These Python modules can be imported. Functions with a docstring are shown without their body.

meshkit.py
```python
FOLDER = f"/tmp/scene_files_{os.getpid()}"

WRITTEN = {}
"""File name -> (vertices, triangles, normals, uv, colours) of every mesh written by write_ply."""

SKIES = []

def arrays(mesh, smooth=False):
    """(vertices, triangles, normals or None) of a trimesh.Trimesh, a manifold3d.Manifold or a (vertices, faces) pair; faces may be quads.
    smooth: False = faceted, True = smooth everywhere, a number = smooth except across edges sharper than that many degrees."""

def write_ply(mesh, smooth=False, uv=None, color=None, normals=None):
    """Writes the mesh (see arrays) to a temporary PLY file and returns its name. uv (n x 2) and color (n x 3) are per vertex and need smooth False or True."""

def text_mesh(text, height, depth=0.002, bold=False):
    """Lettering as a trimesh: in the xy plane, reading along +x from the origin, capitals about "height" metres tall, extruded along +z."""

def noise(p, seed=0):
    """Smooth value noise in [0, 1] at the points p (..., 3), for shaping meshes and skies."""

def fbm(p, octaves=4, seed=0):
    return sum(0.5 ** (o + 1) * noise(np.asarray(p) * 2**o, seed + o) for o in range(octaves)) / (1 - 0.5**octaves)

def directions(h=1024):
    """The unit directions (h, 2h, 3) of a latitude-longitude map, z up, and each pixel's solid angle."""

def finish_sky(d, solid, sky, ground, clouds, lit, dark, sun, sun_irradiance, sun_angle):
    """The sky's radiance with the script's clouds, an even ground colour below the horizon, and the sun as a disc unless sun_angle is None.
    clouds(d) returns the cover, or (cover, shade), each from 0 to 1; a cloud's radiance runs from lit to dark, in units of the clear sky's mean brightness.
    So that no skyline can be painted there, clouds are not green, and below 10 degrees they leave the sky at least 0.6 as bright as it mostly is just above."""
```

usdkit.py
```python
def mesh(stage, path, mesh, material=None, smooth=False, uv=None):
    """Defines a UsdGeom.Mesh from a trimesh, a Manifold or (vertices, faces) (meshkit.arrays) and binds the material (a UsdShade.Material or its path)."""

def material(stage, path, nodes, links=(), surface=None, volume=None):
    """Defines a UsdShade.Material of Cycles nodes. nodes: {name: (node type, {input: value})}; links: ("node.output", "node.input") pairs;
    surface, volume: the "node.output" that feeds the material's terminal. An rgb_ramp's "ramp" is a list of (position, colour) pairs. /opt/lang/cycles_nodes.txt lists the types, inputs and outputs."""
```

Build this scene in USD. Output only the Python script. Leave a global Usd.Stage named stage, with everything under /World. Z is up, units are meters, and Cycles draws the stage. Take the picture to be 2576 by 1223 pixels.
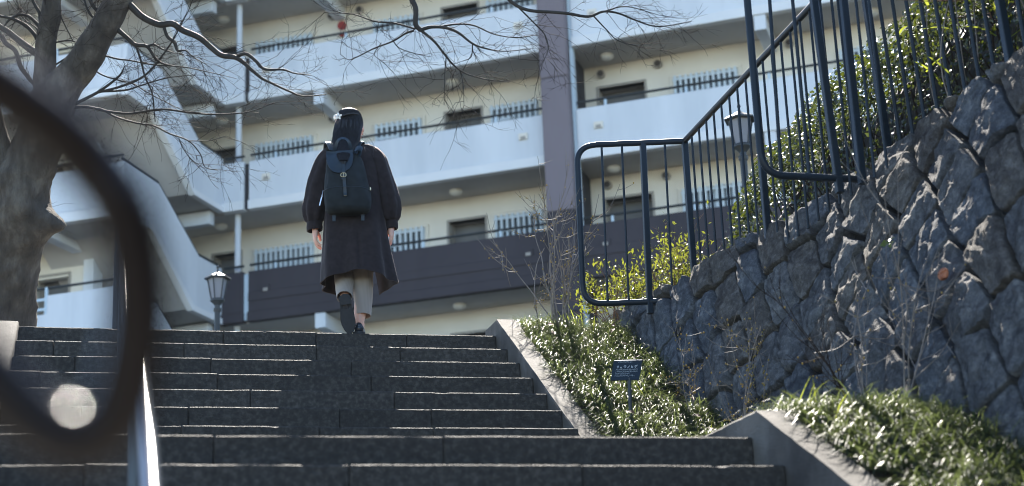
import math, random
import numpy as np
import trimesh, manifold3d, shapely
from shapely.geometry import Polygon, LineString, box as sbox
from scipy.spatial import Voronoi, Delaunay
from pxr import Usd, UsdGeom, UsdLux, UsdShade, Gf, Sdf, Vt
import usdkit, meshkit

stage = Usd.Stage.CreateInMemory()
UsdGeom.SetStageUpAxis(stage, 'Z'); UsdGeom.SetStageMetersPerUnit(stage, 1.0)
UsdGeom.Xform.Define(stage, '/World'); UsdGeom.Scope.Define(stage, '/World/Looks')
A = np.array
# ------------------------------------------------------------------ camera (eye at the origin; X along the steps, Y up the stairs)
F, YAW, PITCH, ROLL = 4209.93, .25039, .29941, -.04239
fwd = A([math.sin(YAW)*math.cos(PITCH), math.cos(YAW)*math.cos(PITCH), math.sin(PITCH)])
_r = A([math.cos(YAW), -math.sin(YAW), 0.]); _u = np.cross(_r, fwd)
rgt = _r*math.cos(ROLL)+_u*math.sin(ROLL); upv = -_r*math.sin(ROLL)+_u*math.cos(ROLL)
cam = UsdGeom.Camera.Define(stage, '/World/camera')
M = np.eye(4); M[0, :3] = rgt; M[1, :3] = upv; M[2, :3] = -fwd
cam.AddTransformOp().Set(Gf.Matrix4d(M.tolist()))
cam.CreateHorizontalApertureAttr(36.0); cam.CreateVerticalApertureAttr(36.0*486/1024)
cam.CreateFocalLengthAttr(36.0*F/2576); cam.CreateFStopAttr(2.5); cam.CreateFocusDistanceAttr(10.6)
cam.CreateClippingRangeAttr(Gf.Vec2f(.05, 5000))
cam.CreateExposureAttr(1.92)
# ------------------------------------------------------------------ sky and sun
SUN_AZ, SUN_EL = math.radians(12), math.radians(46.5)
SKY = .070; HAZE = .00014; SUN_I = 1.25
usdkit.material(stage, '/World/Looks/sky_air', {
    'sky': ('sky_texture', {'sky_type': 'single_scattering', 'sun_disc': False, 'sun_elevation': SUN_EL, 'sun_rotation': SUN_AZ, 'aerosol_density': .35, 'ozone_density': 3.0}),
    'bg': ('background_shader', {'strength': SKY})}, [('sky.color', 'bg.color')], surface='bg.background')
dome = UsdLux.DomeLight.Define(stage, '/World/sky'); dome.CreateIntensityAttr(1.0)
UsdShade.MaterialBindingAPI.Apply(dome.GetPrim()).Bind(UsdShade.Material.Get(stage, '/World/Looks/sky_air'))
sd = A([math.sin(SUN_AZ)*math.cos(SUN_EL), math.cos(SUN_AZ)*math.cos(SUN_EL), math.sin(SUN_EL)])
sx = np.cross([0, 0, 1.], sd); sx /= np.linalg.norm(sx); sy = np.cross(sd, sx)
sun = UsdLux.DistantLight.Define(stage, '/World/sun')
M = np.eye(4); M[0, :3] = sx; M[1, :3] = sy; M[2, :3] = sd
sun.AddTransformOp().Set(Gf.Matrix4d(M.tolist()))
sun.CreateIntensityAttr(SUN_I); sun.CreateAngleAttr(.53); sun.CreateColorAttr(Gf.Vec3f(1, .93, .83)); sun.GetPrim().CreateAttribute('inputs:normalize', Sdf.ValueTypeNames.Bool).Set(True)
dome.GetPrim().SetCustomDataByKey('kind', 'structure')

# ------------------------------------------------------------------ helpers
def ray(x, y): return fwd+rgt*(x-1288)/F-upv*(y-611.5)/F       # measured directions (photo grid 2576 x 1223)
def P(x, y, d): return ray(x, y)*d
def on(x, y, p, n):
    r = ray(x, y); return r*(np.dot(p, n)/np.dot(r, n))
def unit(v): v = np.asarray(v, float); return v/np.linalg.norm(v)
_used = {}
def _path(parent, name):
    k = (parent, name); _used[k] = _used.get(k, -1)+1
    return f'{parent}/{name}' if _used[k] == 0 else f'{parent}/{name}_{_used[k]:03d}'
def tag(prim, label=None, cat=None, group=None, kind=None):
    for k, v in (('label', label), ('category', cat), ('group', group), ('kind', kind)):
        if v: prim.SetCustomDataByKey(k, v)
    return prim
class Thing:
    def __init__(s, name, label, cat=None, base=(0, 0, 0), group=None, kind=None):
        s.base = A(base, float); s.path = _path('/World', name)
        s.x = UsdGeom.Xform.Define(stage, s.path); s.x.AddTranslateOp().Set(Gf.Vec3d(*map(float, s.base)))
        tag(s.x.GetPrim(), label, cat, group, kind)
    def add(s, name, mesh, mat, parent=None, smooth=False, label=None, kind=None):
        v, f = vf(mesh)
        p = _path(parent or s.path, name)
        m = usdkit.mesh(stage, p, (v-s.base, f), '/World/Looks/'+mat, smooth)
        tag(m.GetPrim(), label, kind=kind)
        return p
def single(name, mesh, mat, label, cat=None, group=None, kind=None, smooth=False):
    v, f = vf(mesh); p = _path('/World', name)
    m = usdkit.mesh(stage, p, (v, f), '/World/Looks/'+mat, smooth)
    tag(m.GetPrim(), label, cat, group, kind); return p
def vf(m):
    if isinstance(m, list): m = join(m)
    if hasattr(m, 'to_mesh'):
        q = m.to_mesh(); return np.array(q.vert_properties[:, :3], float), np.array(q.tri_verts)
    if isinstance(m, tuple):
        v, f = np.asarray(m[0], float), np.asarray(m[1], int)
        if f.shape[1] == 4: f = np.vstack([f[:, [0, 1, 2]], f[:, [0, 2, 3]]])
        return v, f
    return np.array(m.vertices, float), np.array(m.faces)
def join(ms):
    V, Fc, n = [], [], 0
    for m in ms:
        v, f = vf(m); V.append(v); Fc.append(f+n); n += len(v)
    return np.vstack(V), np.vstack(Fc)
def tf(m, fn):
    v, f = vf(m); return fn(v), f
def cbox(lo, hi, c=.006):
    """box with chamfered edges"""
    lo, hi = np.minimum(lo, hi).astype(float), np.maximum(lo, hi).astype(float)
    if c <= 0: 
        b = trimesh.creation.box(hi-lo); b.apply_translation((lo+hi)/2); return vf(b)
    c = min(c, *(.45*(hi-lo)))
    pts = []
    for sx_ in (0, 1):
        for sy_ in (0, 1):
            for sz_ in (0, 1):
                p = A([(lo, hi)[sx_][0], (lo, hi)[sy_][1], (lo, hi)[sz_][2]]); d = A([1-2*sx_, 1-2*sy_, 1-2*sz_])*c
                for k in range(3):
                    q = p+d; q[k] = p[k]; pts.append(q)
    return vf(trimesh.convex.convex_hull(A(pts)))
def tube(pts, r, sides=10, caps=True, closed=False):
    p = np.asarray(pts, float); n = len(p); r = np.broadcast_to(np.asarray(r, float), (n,))
    if closed: t = np.roll(p, -1, 0)-np.roll(p, 1, 0)
    else: t = np.gradient(p, axis=0)
    t /= np.linalg.norm(t, axis=1, keepdims=True)+1e-12
    a = np.cross(t[0], [0, 0, 1.] if abs(t[0][2]) < .9 else [1., 0, 0]); a /= np.linalg.norm(a)
    rings = []; ang = np.arange(sides)*2*np.pi/sides
    for i in range(n):
        a = a-t[i]*np.dot(a, t[i]); a /= np.linalg.norm(a)+1e-12; b = np.cross(t[i], a)
        rings.append(p[i]+r[i]*(np.cos(ang)[:, None]*a+np.sin(ang)[:, None]*b))
    v = np.vstack(rings); f = []
    for i in range(n if closed else n-1):
        i2 = (i+1) % n
        for j in range(sides):
            k = (j+1) % sides
            f += [[i*sides+j, i*sides+k, i2*sides+k], [i*sides+j, i2*sides+k, i2*sides+j]]
    if caps and not closed:
        v = np.vstack([v, p[:1], p[-1:]]); c0, c1 = len(v)-2, len(v)-1
        for j in range(sides):
            k = (j+1) % sides
            f += [[c0, k, j], [c1, (n-1)*sides+j, (n-1)*sides+k]]
    return v, A(f)
def smoothline(pts, m=6):
    """Catmull-Rom through the points (any dimension)"""
    p = np.asarray(pts, float); q = np.vstack([2*p[0]-p[1], p, 2*p[-1]-p[-2]]); out = []
    for i in range(1, len(q)-2):
        for t in np.arange(m)/m:
            out.append(.5*(2*q[i]+(q[i+1]-q[i-1])*t+(2*q[i-1]-5*q[i]+4*q[i+1]-q[i+2])*t*t+(3*q[i]-q[i-1]-3*q[i+1]+q[i+2])*t**3))
    out.append(p[-1]); return A(out)
def fillet(pts, rad, m=8):
    """polyline with rounded inner corners; rad a number or one per corner"""
    p = [A(x, float) for x in pts]; out = [p[0]]; rr = rad if isinstance(rad, (list, tuple)) else [rad]*(len(p)-2)
    for i in range(1, len(p)-1):
        r = rr[i-1]
        if r <= 0: out.append(p[i]); continue
        d0, d1 = unit(p[i-1]-p[i]), unit(p[i+1]-p[i])
        a, b = p[i]+d0*r, p[i]+d1*r
        for t in np.linspace(0, 1, m): out.append((1-t)**2*a+2*t*(1-t)*p[i]+t*t*b)
    out.append(p[-1]); return A(out)
def loft(rings, closed=True, caps=(True, True)):
    n, k = len(rings), len(rings[0]); v = np.vstack(rings); f = []
    for i in range(n-1):
        for j in range(k if closed else k-1):
            j2 = (j+1) % k; f += [[i*k+j, i*k+j2, (i+1)*k+j2], [i*k+j, (i+1)*k+j2, (i+1)*k+j]]
    if closed and caps[0]:
        v = np.vstack([v, rings[0].mean(0)[None]]); f += [[len(v)-1, (j+1) % k, j] for j in range(k)]
    if closed and caps[1]:
        v = np.vstack([v, rings[-1].mean(0)[None]]); f += [[len(v)-1, (n-1)*k+j, (n-1)*k+(j+1) % k] for j in range(k)]
    return v, A(f)
def extrude(poly, frame, t0, t1):
    """shapely polygon in a frame (origin, ax, ay, az), from az*t0 to az*t1"""
    o, ax, ay, az = (A(x, float) for x in frame)
    m = trimesh.creation.extrude_polygon(poly, t1-t0, engine='earcut'); v = np.array(m.vertices); v[:, 2] += t0
    w = o+v[:, :1]*ax+v[:, 1:2]*ay+v[:, 2:]*az
    f = np.array(m.faces)
    if np.dot(np.cross(ax, ay), az) < 0: f = f[:, ::-1]
    return w, f
def hullball(pts):
    """manifold: hull of spheres [(centre, radius), ...]"""
    s = [manifold3d.Manifold.sphere(float(r), 16).translate([float(x) for x in c]) for c, r in pts]
    return manifold3d.Manifold.batch_hull(s)
def chain(pts): 
    return [hullball([pts[i], pts[i+1]]) for i in range(len(pts)-1)]
def union(ms): return manifold3d.Manifold.batch_boolean(ms, manifold3d.OpType.Add)
def soften(m, length, it=10):
    v, f = vf(m.refine_to_length(length)); t = trimesh.Trimesh(v, f, process=True)
    trimesh.smoothing.filter_taubin(t, iterations=it); return vf(t)

# ------------------------------------------------------------------ materials
def mat(name, c1, c2=None, scale=4., rough=.7, bump=0., bscale=60., bdist=.01, spec=.4, metallic=0., detail=5., c3=None, coords='geometry', extra=None, lo=.35, hi=.65, stretch=(1, 1, 1)):
    c2 = c2 or c1
    N = {'g': ('geometry', {}) if coords == 'geometry' else ('texture_coordinate', {}),
         'mp': ('mapping', {'scale': stretch}),
         'n': ('noise_texture', {'scale': scale, 'detail': detail, 'roughness': .6}),
         'r': ('rgb_ramp', {'ramp': [(lo, c1), (hi, c2)] if not c3 else [(lo-.1, c1), (.5, c2), (hi+.05, c3)]}),
         'p': ('principled_bsdf', dict({'roughness': rough, 'specular_ior_level': spec, 'metallic': metallic}, **(extra or {})))}
    Lk = [('g.position' if coords == 'geometry' else 'g.object', 'mp.vector'), ('mp.vector', 'n.vector'), ('n.fac', 'r.fac'), ('r.color', 'p.base_color')]
    if bump:
        N['bn'] = ('noise_texture', {'scale': bscale, 'detail': 6., 'roughness': .65}); N['b'] = ('bump', {'strength': bump, 'distance': bdist})
        Lk += [('mp.vector', 'bn.vector'), ('bn.fac', 'b.height'), ('b.normal', 'p.normal')]
    usdkit.material(stage, '/World/Looks/'+name, N, Lk, surface='p.BSDF')
def leafmat(name, ramp, rough=.35, trans=.35, tcol=(.25, .35, .04), spec=.5):
    usdkit.material(stage, '/World/Looks/'+name, {
        'g': ('geometry', {}), 'r': ('rgb_ramp', {'ramp': ramp}), 'p': ('principled_bsdf', {'roughness': rough, 'specular_ior_level': spec}),
        't': ('translucent_bsdf', {'color': tcol}), 'mx': ('mix_closure', {'fac': trans}),
        'tc': ('mix_color', {'blend_type': 'mix', 'fac': .7, 'b': tcol})},
        [('g.random_per_island', 'r.fac'), ('r.color', 'p.base_color'), ('r.color', 'tc.a'), ('tc.result', 't.color'), ('p.BSDF', 'mx.closure1'), ('t.BSDF', 'mx.closure2')], surface='mx.closure')
for nm, k in (('step_granite', .80), ('step_granite_pale', 1.0), ('step_granite_brown', .66)):
    mat(nm, (.016*k, .0138*k, .0115*k), (.042*k, .0375*k, .0325*k), 40., .7, 1., 110, .010, c3=(.090*k, .081*k, .071*k), detail=12, spec=.45, lo=.36, hi=.64)
mat('cheek_concrete', (.034, .030, .026), (.080, .073, .064), 3.4, .8, .8, 110, .008, c3=(.14, .13, .115), detail=12, lo=.4, hi=.6)
mat('paving', (.12, .115, .105), (.2, .19, .17), 1.6, .8, .4, 80, .004)
mat('soil', (.035, .026, .018), (.07, .052, .035), 9, .95, .8, 40, .03)
mat('ground', (.05, .05, .03), (.11, .1, .06), .6, .95, .6, 14, .03)
for nm, a, b, c in (('stone_grey', (.034, .036, .040), (.135, .138, .142), (.33, .33, .325)), ('stone_blue', (.028, .034, .043), (.112, .124, .142), (.30, .312, .325)), ('stone_brown', (.034, .030, .027), (.125, .115, .105), (.30, .285, .26))):
    usdkit.material(stage, '/World/Looks/'+nm, {'g': ('geometry', {}), 'n': ('noise_texture', {'scale': 16., 'detail': 14., 'roughness': .8}), 'r': ('rgb_ramp', {'ramp': [(.30, a), (.5, b), (.70, c)]}),
        'n2': ('noise_texture', {'scale': 2.6, 'detail': 6., 'roughness': .6}), 'r2': ('rgb_ramp', {'ramp': [(.35, (.66, .66, .70)), (.6, (1.08, 1.08, 1.08))]}), 'mx': ('mix_color', {'blend_type': 'multiply', 'fac': 1.}),
        'n3': ('noise_texture', {'scale': 48., 'detail': 8., 'roughness': .75}), 'b': ('bump', {'strength': 1., 'distance': .04}), 'p': ('principled_bsdf', {'roughness': .8, 'specular_ior_level': .2})},
        [('g.position', 'n.vector'), ('n.fac', 'r.fac'), ('g.position', 'n2.vector'), ('n2.fac', 'r2.fac'), ('r.color', 'mx.a'), ('r2.color', 'mx.b'), ('mx.result', 'p.base_color'), ('g.position', 'n3.vector'), ('n3.fac', 'b.height'), ('b.normal', 'p.normal')], surface='p.BSDF')
mat('wall_joint', (.02, .018, .016), (.045, .04, .034), 12, .95, .6, 40, .02)
mat('rust_clay', (.30, .10, .05), (.42, .17, .09), 30, .8, .6, 60, .01)
mat('fence_paint', (.004, .010, .017), (.007, .014, .023), 3, .36, .12, 220, .0015, spec=.35)
mat('rail_paint', (.008, .012, .018), (.011, .016, .023), 3, .20, .03, 200, .001, spec=.85)
mat('loop_paint', (.005, .003, .003), (.007, .0045, .0045), 3, .18, spec=.25)
mat('white_wall', (.58, .61, .645), (.71, .735, .765), 1.1, .8, .15, 60, .003, stretch=(1, 1, .14), detail=8, lo=.28, hi=.6)
mat('trim_white', (.74, .75, .76), (.80, .80, .80), .8, .7)
mat('cream_wall', (.74, .685, .59), (.82, .77, .675), .7, .85, .2, 70, .003, stretch=(1, 1, .3))
mat('brown_wall', (.036, .031, .038), (.050, .043, .051), .6, .8, .2, 60, .003, stretch=(1, 1, .3))
mat('purple_wall', (.175, .148, .165), (.215, .182, .20), .5, .8, .2, 60, .003, stretch=(1, 1, .3))
mat('soffit_paint', (.46, .44, .42), (.54, .52, .50), .5, .9, .15, 60, .003)
mat('seam_dark', (.03, .03, .035), None, 1, .9)
mat('rail_dark', (.02, .025, .028), None, 1, .45)
mat('rail_light', (.55, .66, .74), None, 1, .4)
mat('pipe_white', (.62, .66, .70), (.7, .72, .75), 1, .5)
mat('window_frame', (.62, .70, .76), None, 1, .4)
mat('door_steel', (.13, .13, .13), (.17, .17, .17), 1, .5)
mat('recess_wall', (.36, .33, .295), None, 1, .85)
mat('lamp_glass', (.75, .74, .70), None, 1, .35)
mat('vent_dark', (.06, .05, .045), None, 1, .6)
mat('alarm_red', (.30, .03, .025), None, 1, .4)
usdkit.material(stage, '/World/Looks/pane_glass', {'g': ('geometry', {}), 'n': ('noise_texture', {'scale': .5}), 'r': ('rgb_ramp', {'ramp': [(.35, (.10, .12, .135)), (.65, (.30, .34, .37))]}), 'p': ('principled_bsdf', {'roughness': .08, 'specular_ior_level': .6})},
                [('g.position', 'n.vector'), ('n.fac', 'r.fac'), ('r.color', 'p.base_color')], surface='p.BSDF')
usdkit.material(stage, '/World/Looks/frosted_glass', {'p': ('principled_bsdf', {'base_color': (.36, .39, .45), 'roughness': .4}), 't': ('translucent_bsdf', {'color': (.5, .52, .58)}), 'm': ('mix_closure', {'fac': .16})},
                [('p.BSDF', 'm.closure1'), ('t.BSDF', 'm.closure2')], surface='m.closure')
mat('lamp_metal', (.03, .036, .04), (.045, .05, .055), 4, .4)
mat('bark', (.026, .021, .018), (.080, .067, .055), 9., .9, 1., 46, .04, c3=(.17, .15, .125), lo=.36, hi=.64, detail=12, stretch=(1, 1, .4))
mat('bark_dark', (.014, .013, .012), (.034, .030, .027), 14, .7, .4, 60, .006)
mat('twig', (.020, .015, .013), (.040, .031, .026), 10, .85, spec=.05)
mat('twig_pale', (.13, .105, .085), (.24, .20, .165), 12, .5)
mat('twig_rust', (.12, .055, .03), (.20, .10, .05), 12, .6)
leafmat('hedge_leaf', [(0, (.010, .022, .010)), (.55, (.020, .038, .014)), (.85, (.038, .060, .016)), (.95, (.08, .05, .018)), (1, (.10, .045, .018))], .22, .17, (.24, .30, .03), .7)
leafmat('azalea_leaf', [(0, (.06, .09, .014)), (.6, (.10, .125, .02)), (1, (.18, .15, .03))], .35, .42, (.34, .36, .04))
leafmat('grass_blade', [(0, (.028, .048, .028)), (.55, (.072, .102, .050)), (.86, (.14, .165, .075)), (1, (.20, .17, .06))], .42, .28, (.28, .35, .10), .5)
leafmat('tall_blade', [(0, (.10, .15, .02)), (.7, (.17, .19, .03)), (1, (.28, .17, .04))], .4, .5, (.45, .5, .06))
leafmat('bud', [(0, (.35, .28, .08)), (1, (.5, .38, .12))], .6, .35, (.6, .45, .1))
leafmat('dead_leaf', [(0, (.12, .05, .025)), (1, (.20, .09, .04))], .6, .3, (.3, .12, .04))
mat('skin', (.62, .36, .27), (.66, .39, .30), 8, .5, extra={'subsurface_weight': .12, 'subsurface_scale': .004})
mat('coat_wool', (.019, .015, .0165), (.028, .022, .024), 30, .9, .5, 420, .002, spec=.2, coords='geometry', extra={'sheen_weight': .4, 'sheen_roughness': .3, 'sheen_tint': (.55, .5, .5)})
usdkit.material(stage, '/World/Looks/trouser_cloth', {
    't': ('texture_coordinate', {}), 'w': ('wave_texture', {'wave_type': 'bands', 'bands_direction': 'x', 'scale': 60., 'distortion': .3}), 'r': ('rgb_ramp', {'ramp': [(.2, (.27, .235, .21)), (.8, (.34, .30, .27))]}),
    'p': ('principled_bsdf', {'roughness': .85, 'specular_ior_level': .2, 'sheen_weight': .3})}, [('t.object', 'w.vector'), ('w.fac', 'r.fac'), ('r.color', 'p.base_color')], surface='p.BSDF')
mat('patent_leather', (.012, .016, .022), None, 3, .16, spec=.6)
mat('shoe_sole', (.018, .020, .024), (.026, .028, .032), 40, .6, .3, 300, .001)
mat('bag_canvas', (.011, .015, .018), (.017, .022, .026), 20, .85, .6, 600, .0012, spec=.25)
mat('bag_leather', (.010, .018, .027), (.015, .025, .036), 9, .36, .3, 240, .002, spec=.5)
mat('brass', (.75, .62, .38), None, 1, .25, metallic=1.)
mat('silver', (.8, .8, .82), None, 1, .25, metallic=1.)
mat('hair_black', (.006, .0055, .006), (.011, .010, .011), 40, .42, .4, 300, .002, spec=.45, stretch=(1, 1, .08))
mat('clip_white', (.80, .76, .70), None, 1, .3)
mat('eye_white', (.8, .78, .75), None, 1, .2); mat('eye_dark', (.02, .015, .01), None, 1, .1); mat('lip', (.5, .2, .18), None, 1, .4)
mat('sign_blue', (.010, .022, .036), (.013, .026, .042), 4, .4, spec=.25)
mat('sign_edge', (.05, .07, .10), None, 1, .18, spec=.7)
mat('sign_ink', (.55, .60, .64), None, 1, .5)
# ------------------------------------------------------------------ stairs
XL, XR = -.489, 2.501                                  # left and right ends of the steps
TOPY, TOPZ, RISE, TREAD = 10.301, 2.644, .16, .298
LY, LZ = 6.095, 1.172                                  # upper edge of the lower flight
SL = RISE/TREAD
LANDY, LANDZ = TOPY-8*TREAD, TOPZ-9*RISE               # foot of the upper flight
NLOW = 12
LOWY, LOWZ = LY-(NLOW-1)*TREAD, LZ-NLOW*RISE
rng = np.random.default_rng(7)
st = Thing('stone_stairs', 'wide grey granite stairs rising to the feet of the walking person', base=(1, LOWY, LOWZ), kind='structure')
joints = {0: [.705, 1.235, 1.815, 2.4], 1: [.22, .98, 1.78, 2.3], 2: [.35, 1.12, 1.95], 3: [.17, .62, 1.14, 2.02], 4: [.55, 1.3, 2.1], 5: [.4, .95, 1.75, 2.25], 6: [.2, .9, 1.6, 2.2], 7: [.5, 1.3, 2.0], 8: [.3, 1.1, 1.8]}
k_row = [0]
def step_row(k, y, z, depth, js):
    xs = [XL]+[XL+j for j in js]+[XR]; row = ['step_granite', 'step_granite_pale', 'step_granite_brown'][k_row[0] % 3]; k_row[0] += 1
    for a, b in zip(xs[:-1], xs[1:]):
        dy, dz = rng.uniform(-.004, .004), rng.uniform(-.0025, .0025)
        v, f = cbox((a+.001, y+dy, z-RISE+.002), (b-.001, y+depth, z+dz), .0055)
        tm = trimesh.Trimesh(v, f).subdivide_to_size(.06); v, f = np.array(tm.vertices), np.array(tm.faces)
        v = v+((meshkit.fbm(v*9, 4)-.5)*.010)[:, None]*A([.05, 1, .8])-A([0, -1, 1])*(np.maximum(0, meshkit.noise(v*A([16, 40, 9]), 8)-.80)*.06*((v[:, 2] > z-.03) & (v[:, 1] < y+.03)))[:, None]
        st.add('step_block', (v, f), row if rng.random() < .75 else 'step_granite')
for k in range(9): step_row(k, TOPY-k*TREAD, TOPZ-k*RISE, TREAD+.05, joints[k])
for k in range(NLOW): step_row(k, LY-k*TREAD, LZ-k*RISE, TREAD+.05, [[.9, 1.75], [.45, 1.35, 2.2], [.8, 1.6, 2.5]][k % 3])
# landing slabs and plaza slabs
for i, x in enumerate(np.linspace(XL, XR, 5)[:-1]):
    w = (XR-XL)/4
    for j in range(2):
        y0, y1 = LY+TREAD+.054+j*.78, LY+TREAD+.054+(j+1)*.78-.006
        y1 = min(y1, LANDY+.02)
        v, f = cbox((x+.003, y0, LANDZ-.1), (x+w-.003, y1, LANDZ+.0), .005)
        v[:, 2] += np.where(v[:, 2] > LANDZ-.05, (LZ-LANDZ)*(LANDY-v[:, 1])/(LANDY-LY), 0)
        st.add('landing_slab', (v, f), 'step_granite')
st.add('step_core', [cbox((XL, TOPY-k*TREAD+.1, TOPZ-(k+2)*RISE-.3), (XR, TOPY-k*TREAD+.5, TOPZ-(k+1)*RISE-.006), 0) for k in range(8)]+[cbox((XL, LY-k*TREAD+.1, LZ-(k+2)*RISE-.3), (XR, LY-k*TREAD+.5, LZ-(k+1)*RISE-.006), 0) for k in range(NLOW-1)], 'soil')
single('upper_plaza', cbox((-26, TOPY+TREAD+.054, TOPZ-.25), (2.64, 36, TOPZ-.002), .004), 'paving', 'pale paved plaza at the head of the stairs', kind='structure')
single('lower_landing', cbox((-4, -4, LOWZ-.2), (4, LOWY, LOWZ), .004), 'paving', 'paved landing at the foot of the stairs', kind='structure')
# cheek walls: thin raked kerbs that follow the steps
def kerb(name, x0, x1, prof, label, group=None, matn='cheek_concrete'):
    """prof: (y, z) of the top from low to high; extruded across x with a slightly worn top edge"""
    prof = A(prof); bot = prof[::-1].copy(); bot[:, 1] -= .62
    pol = Polygon(np.vstack([prof, bot]))
    m = trimesh.Trimesh(*extrude(pol, ((0, 0, 0), (0, 1, 0), (0, 0, 1), (1, 0, 0)), x0, x1)).subdivide_to_size(.05)
    v = np.array(m.vertices)
    top = np.interp(v[:, 1], prof[:, 0], prof[:, 1]); edge = (v[:, 2] > top-.004)
    side = np.minimum(np.abs(v[:, 0]-x0), np.abs(v[:, 0]-x1)) < .003
    v[edge & side, 2] -= .006+.006*meshkit.noise(v[edge & side]*30)
    v += (meshkit.fbm(v*6, 3, 5)-.5)[:, None]*.012*A([.5, .2, .6])
    t = Thing(name, label, 'kerb', (x0, prof[0][0], prof[0][1]), group)
    t.add('coping', (v, np.array(m.faces)), matn); return t
KH = .107
kerb('concrete_kerb', XR, XR+.132, [(6.64, LZ+.115), (LANDY-.02, LANDZ+.12), (LANDY+.1, LANDZ+.13), (TOPY-.02, TOPZ+KH), (TOPY+.30, TOPZ+KH+.012)], 'raked concrete kerb right of the upper flight, sunlit on top', 'concrete kerbs along the stairs')
kerb('concrete_kerb', XR, XR+.132, [(2.2, LZ+.1-(6.05-2.2)*SL), (6.05, LZ+.1), (6.632, LZ+.112)], 'raked concrete kerb right of the lower flight, blurred in the foreground', 'concrete kerbs along the stairs')
kerb('concrete_kerb', XL-.34, XL, [(2.2, LZ+.03-(6.05-2.2)*SL), (6.05, LZ+.03), (LANDY-.2, LANDZ+.03), (LANDY+.0, LANDZ+.10), (TOPY, TOPZ+.035), (TOPY+.3, TOPZ+.04)], 'broad sunlit concrete kerb at the left end of the steps', 'concrete kerbs along the stairs')

# ground: one sheet to the horizon, stepped up with the hillside
def hill(x, y):
    base = np.interp(y, [-1e4, LOWY, LY, LANDY, TOPY, 30, 60, 1e4], [LOWZ-.25, LOWZ-.25, LZ-.35, LANDZ-.35, TOPZ-.3, TOPZ-.28, TOPZ+.2, TOPZ+2])
    base = np.where(x > 3.95, np.maximum(base, 2.66), base)
    return base
gx = np.r_[-300, -180, -60, -20, np.arange(-9, 3.9, .7), 3.94, 3.96, np.arange(4.5, 12, .9), 20, 60, 180, 300]
gy = np.r_[-300, -180, -60, -15, -4, np.arange(-1, 13, .5), 16, 20, 30, 45, 60, 120, 200, 300]
GX, GY = np.meshgrid(gx, gy, indexing='ij'); GZ = hill(GX, GY)
idx = np.arange(GX.size).reshape(GX.shape)
gf = np.stack([idx[:-1, :-1], idx[1:, :-1], idx[1:, 1:], idx[:-1, 1:]], -1).reshape(-1, 4)
single('ground', (np.stack([GX, GY, GZ], -1).reshape(-1, 3), gf), 'ground', 'earth of the hillside around the stairs', kind='structure')

# ------------------------------------------------------------------ dry stone retaining wall on the right
def zbed(y):
    return np.interp(y, [2.2, 6.05, LANDY, TOPY, TOPY+.6, 12.5], [LZ+.1-(6.05-2.2)*SL, LZ+.10, LANDZ+.12, TOPZ+.06, TOPZ+.10, TOPZ+.1])
WTOP = 2.75
def wallx(h): return 3.32+.29*h
wn = unit([-1, 0, .345])
wt = Thing('stone_retaining_wall', 'rough grey stone retaining wall of diamond-set boulders beside the planted bed', 'wall', (3.3, 10.4, 2.5))
Y0, Y1 = 3.4, 10.55
ys = np.linspace(Y0, Y1, 60)
topn = lambda y: WTOP-zbed(y)+.29+.06*(meshkit.noise(np.stack([y*2.3, y*0, y*0], -1), 3)-.5)
dom = Polygon(np.vstack([np.stack([ys, -.02+0*ys], 1), np.stack([ys, topn(ys)], 1)[::-1]]))   # (y, height above the wall's foot)
wr = np.random.default_rng(21)
sites = []
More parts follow.
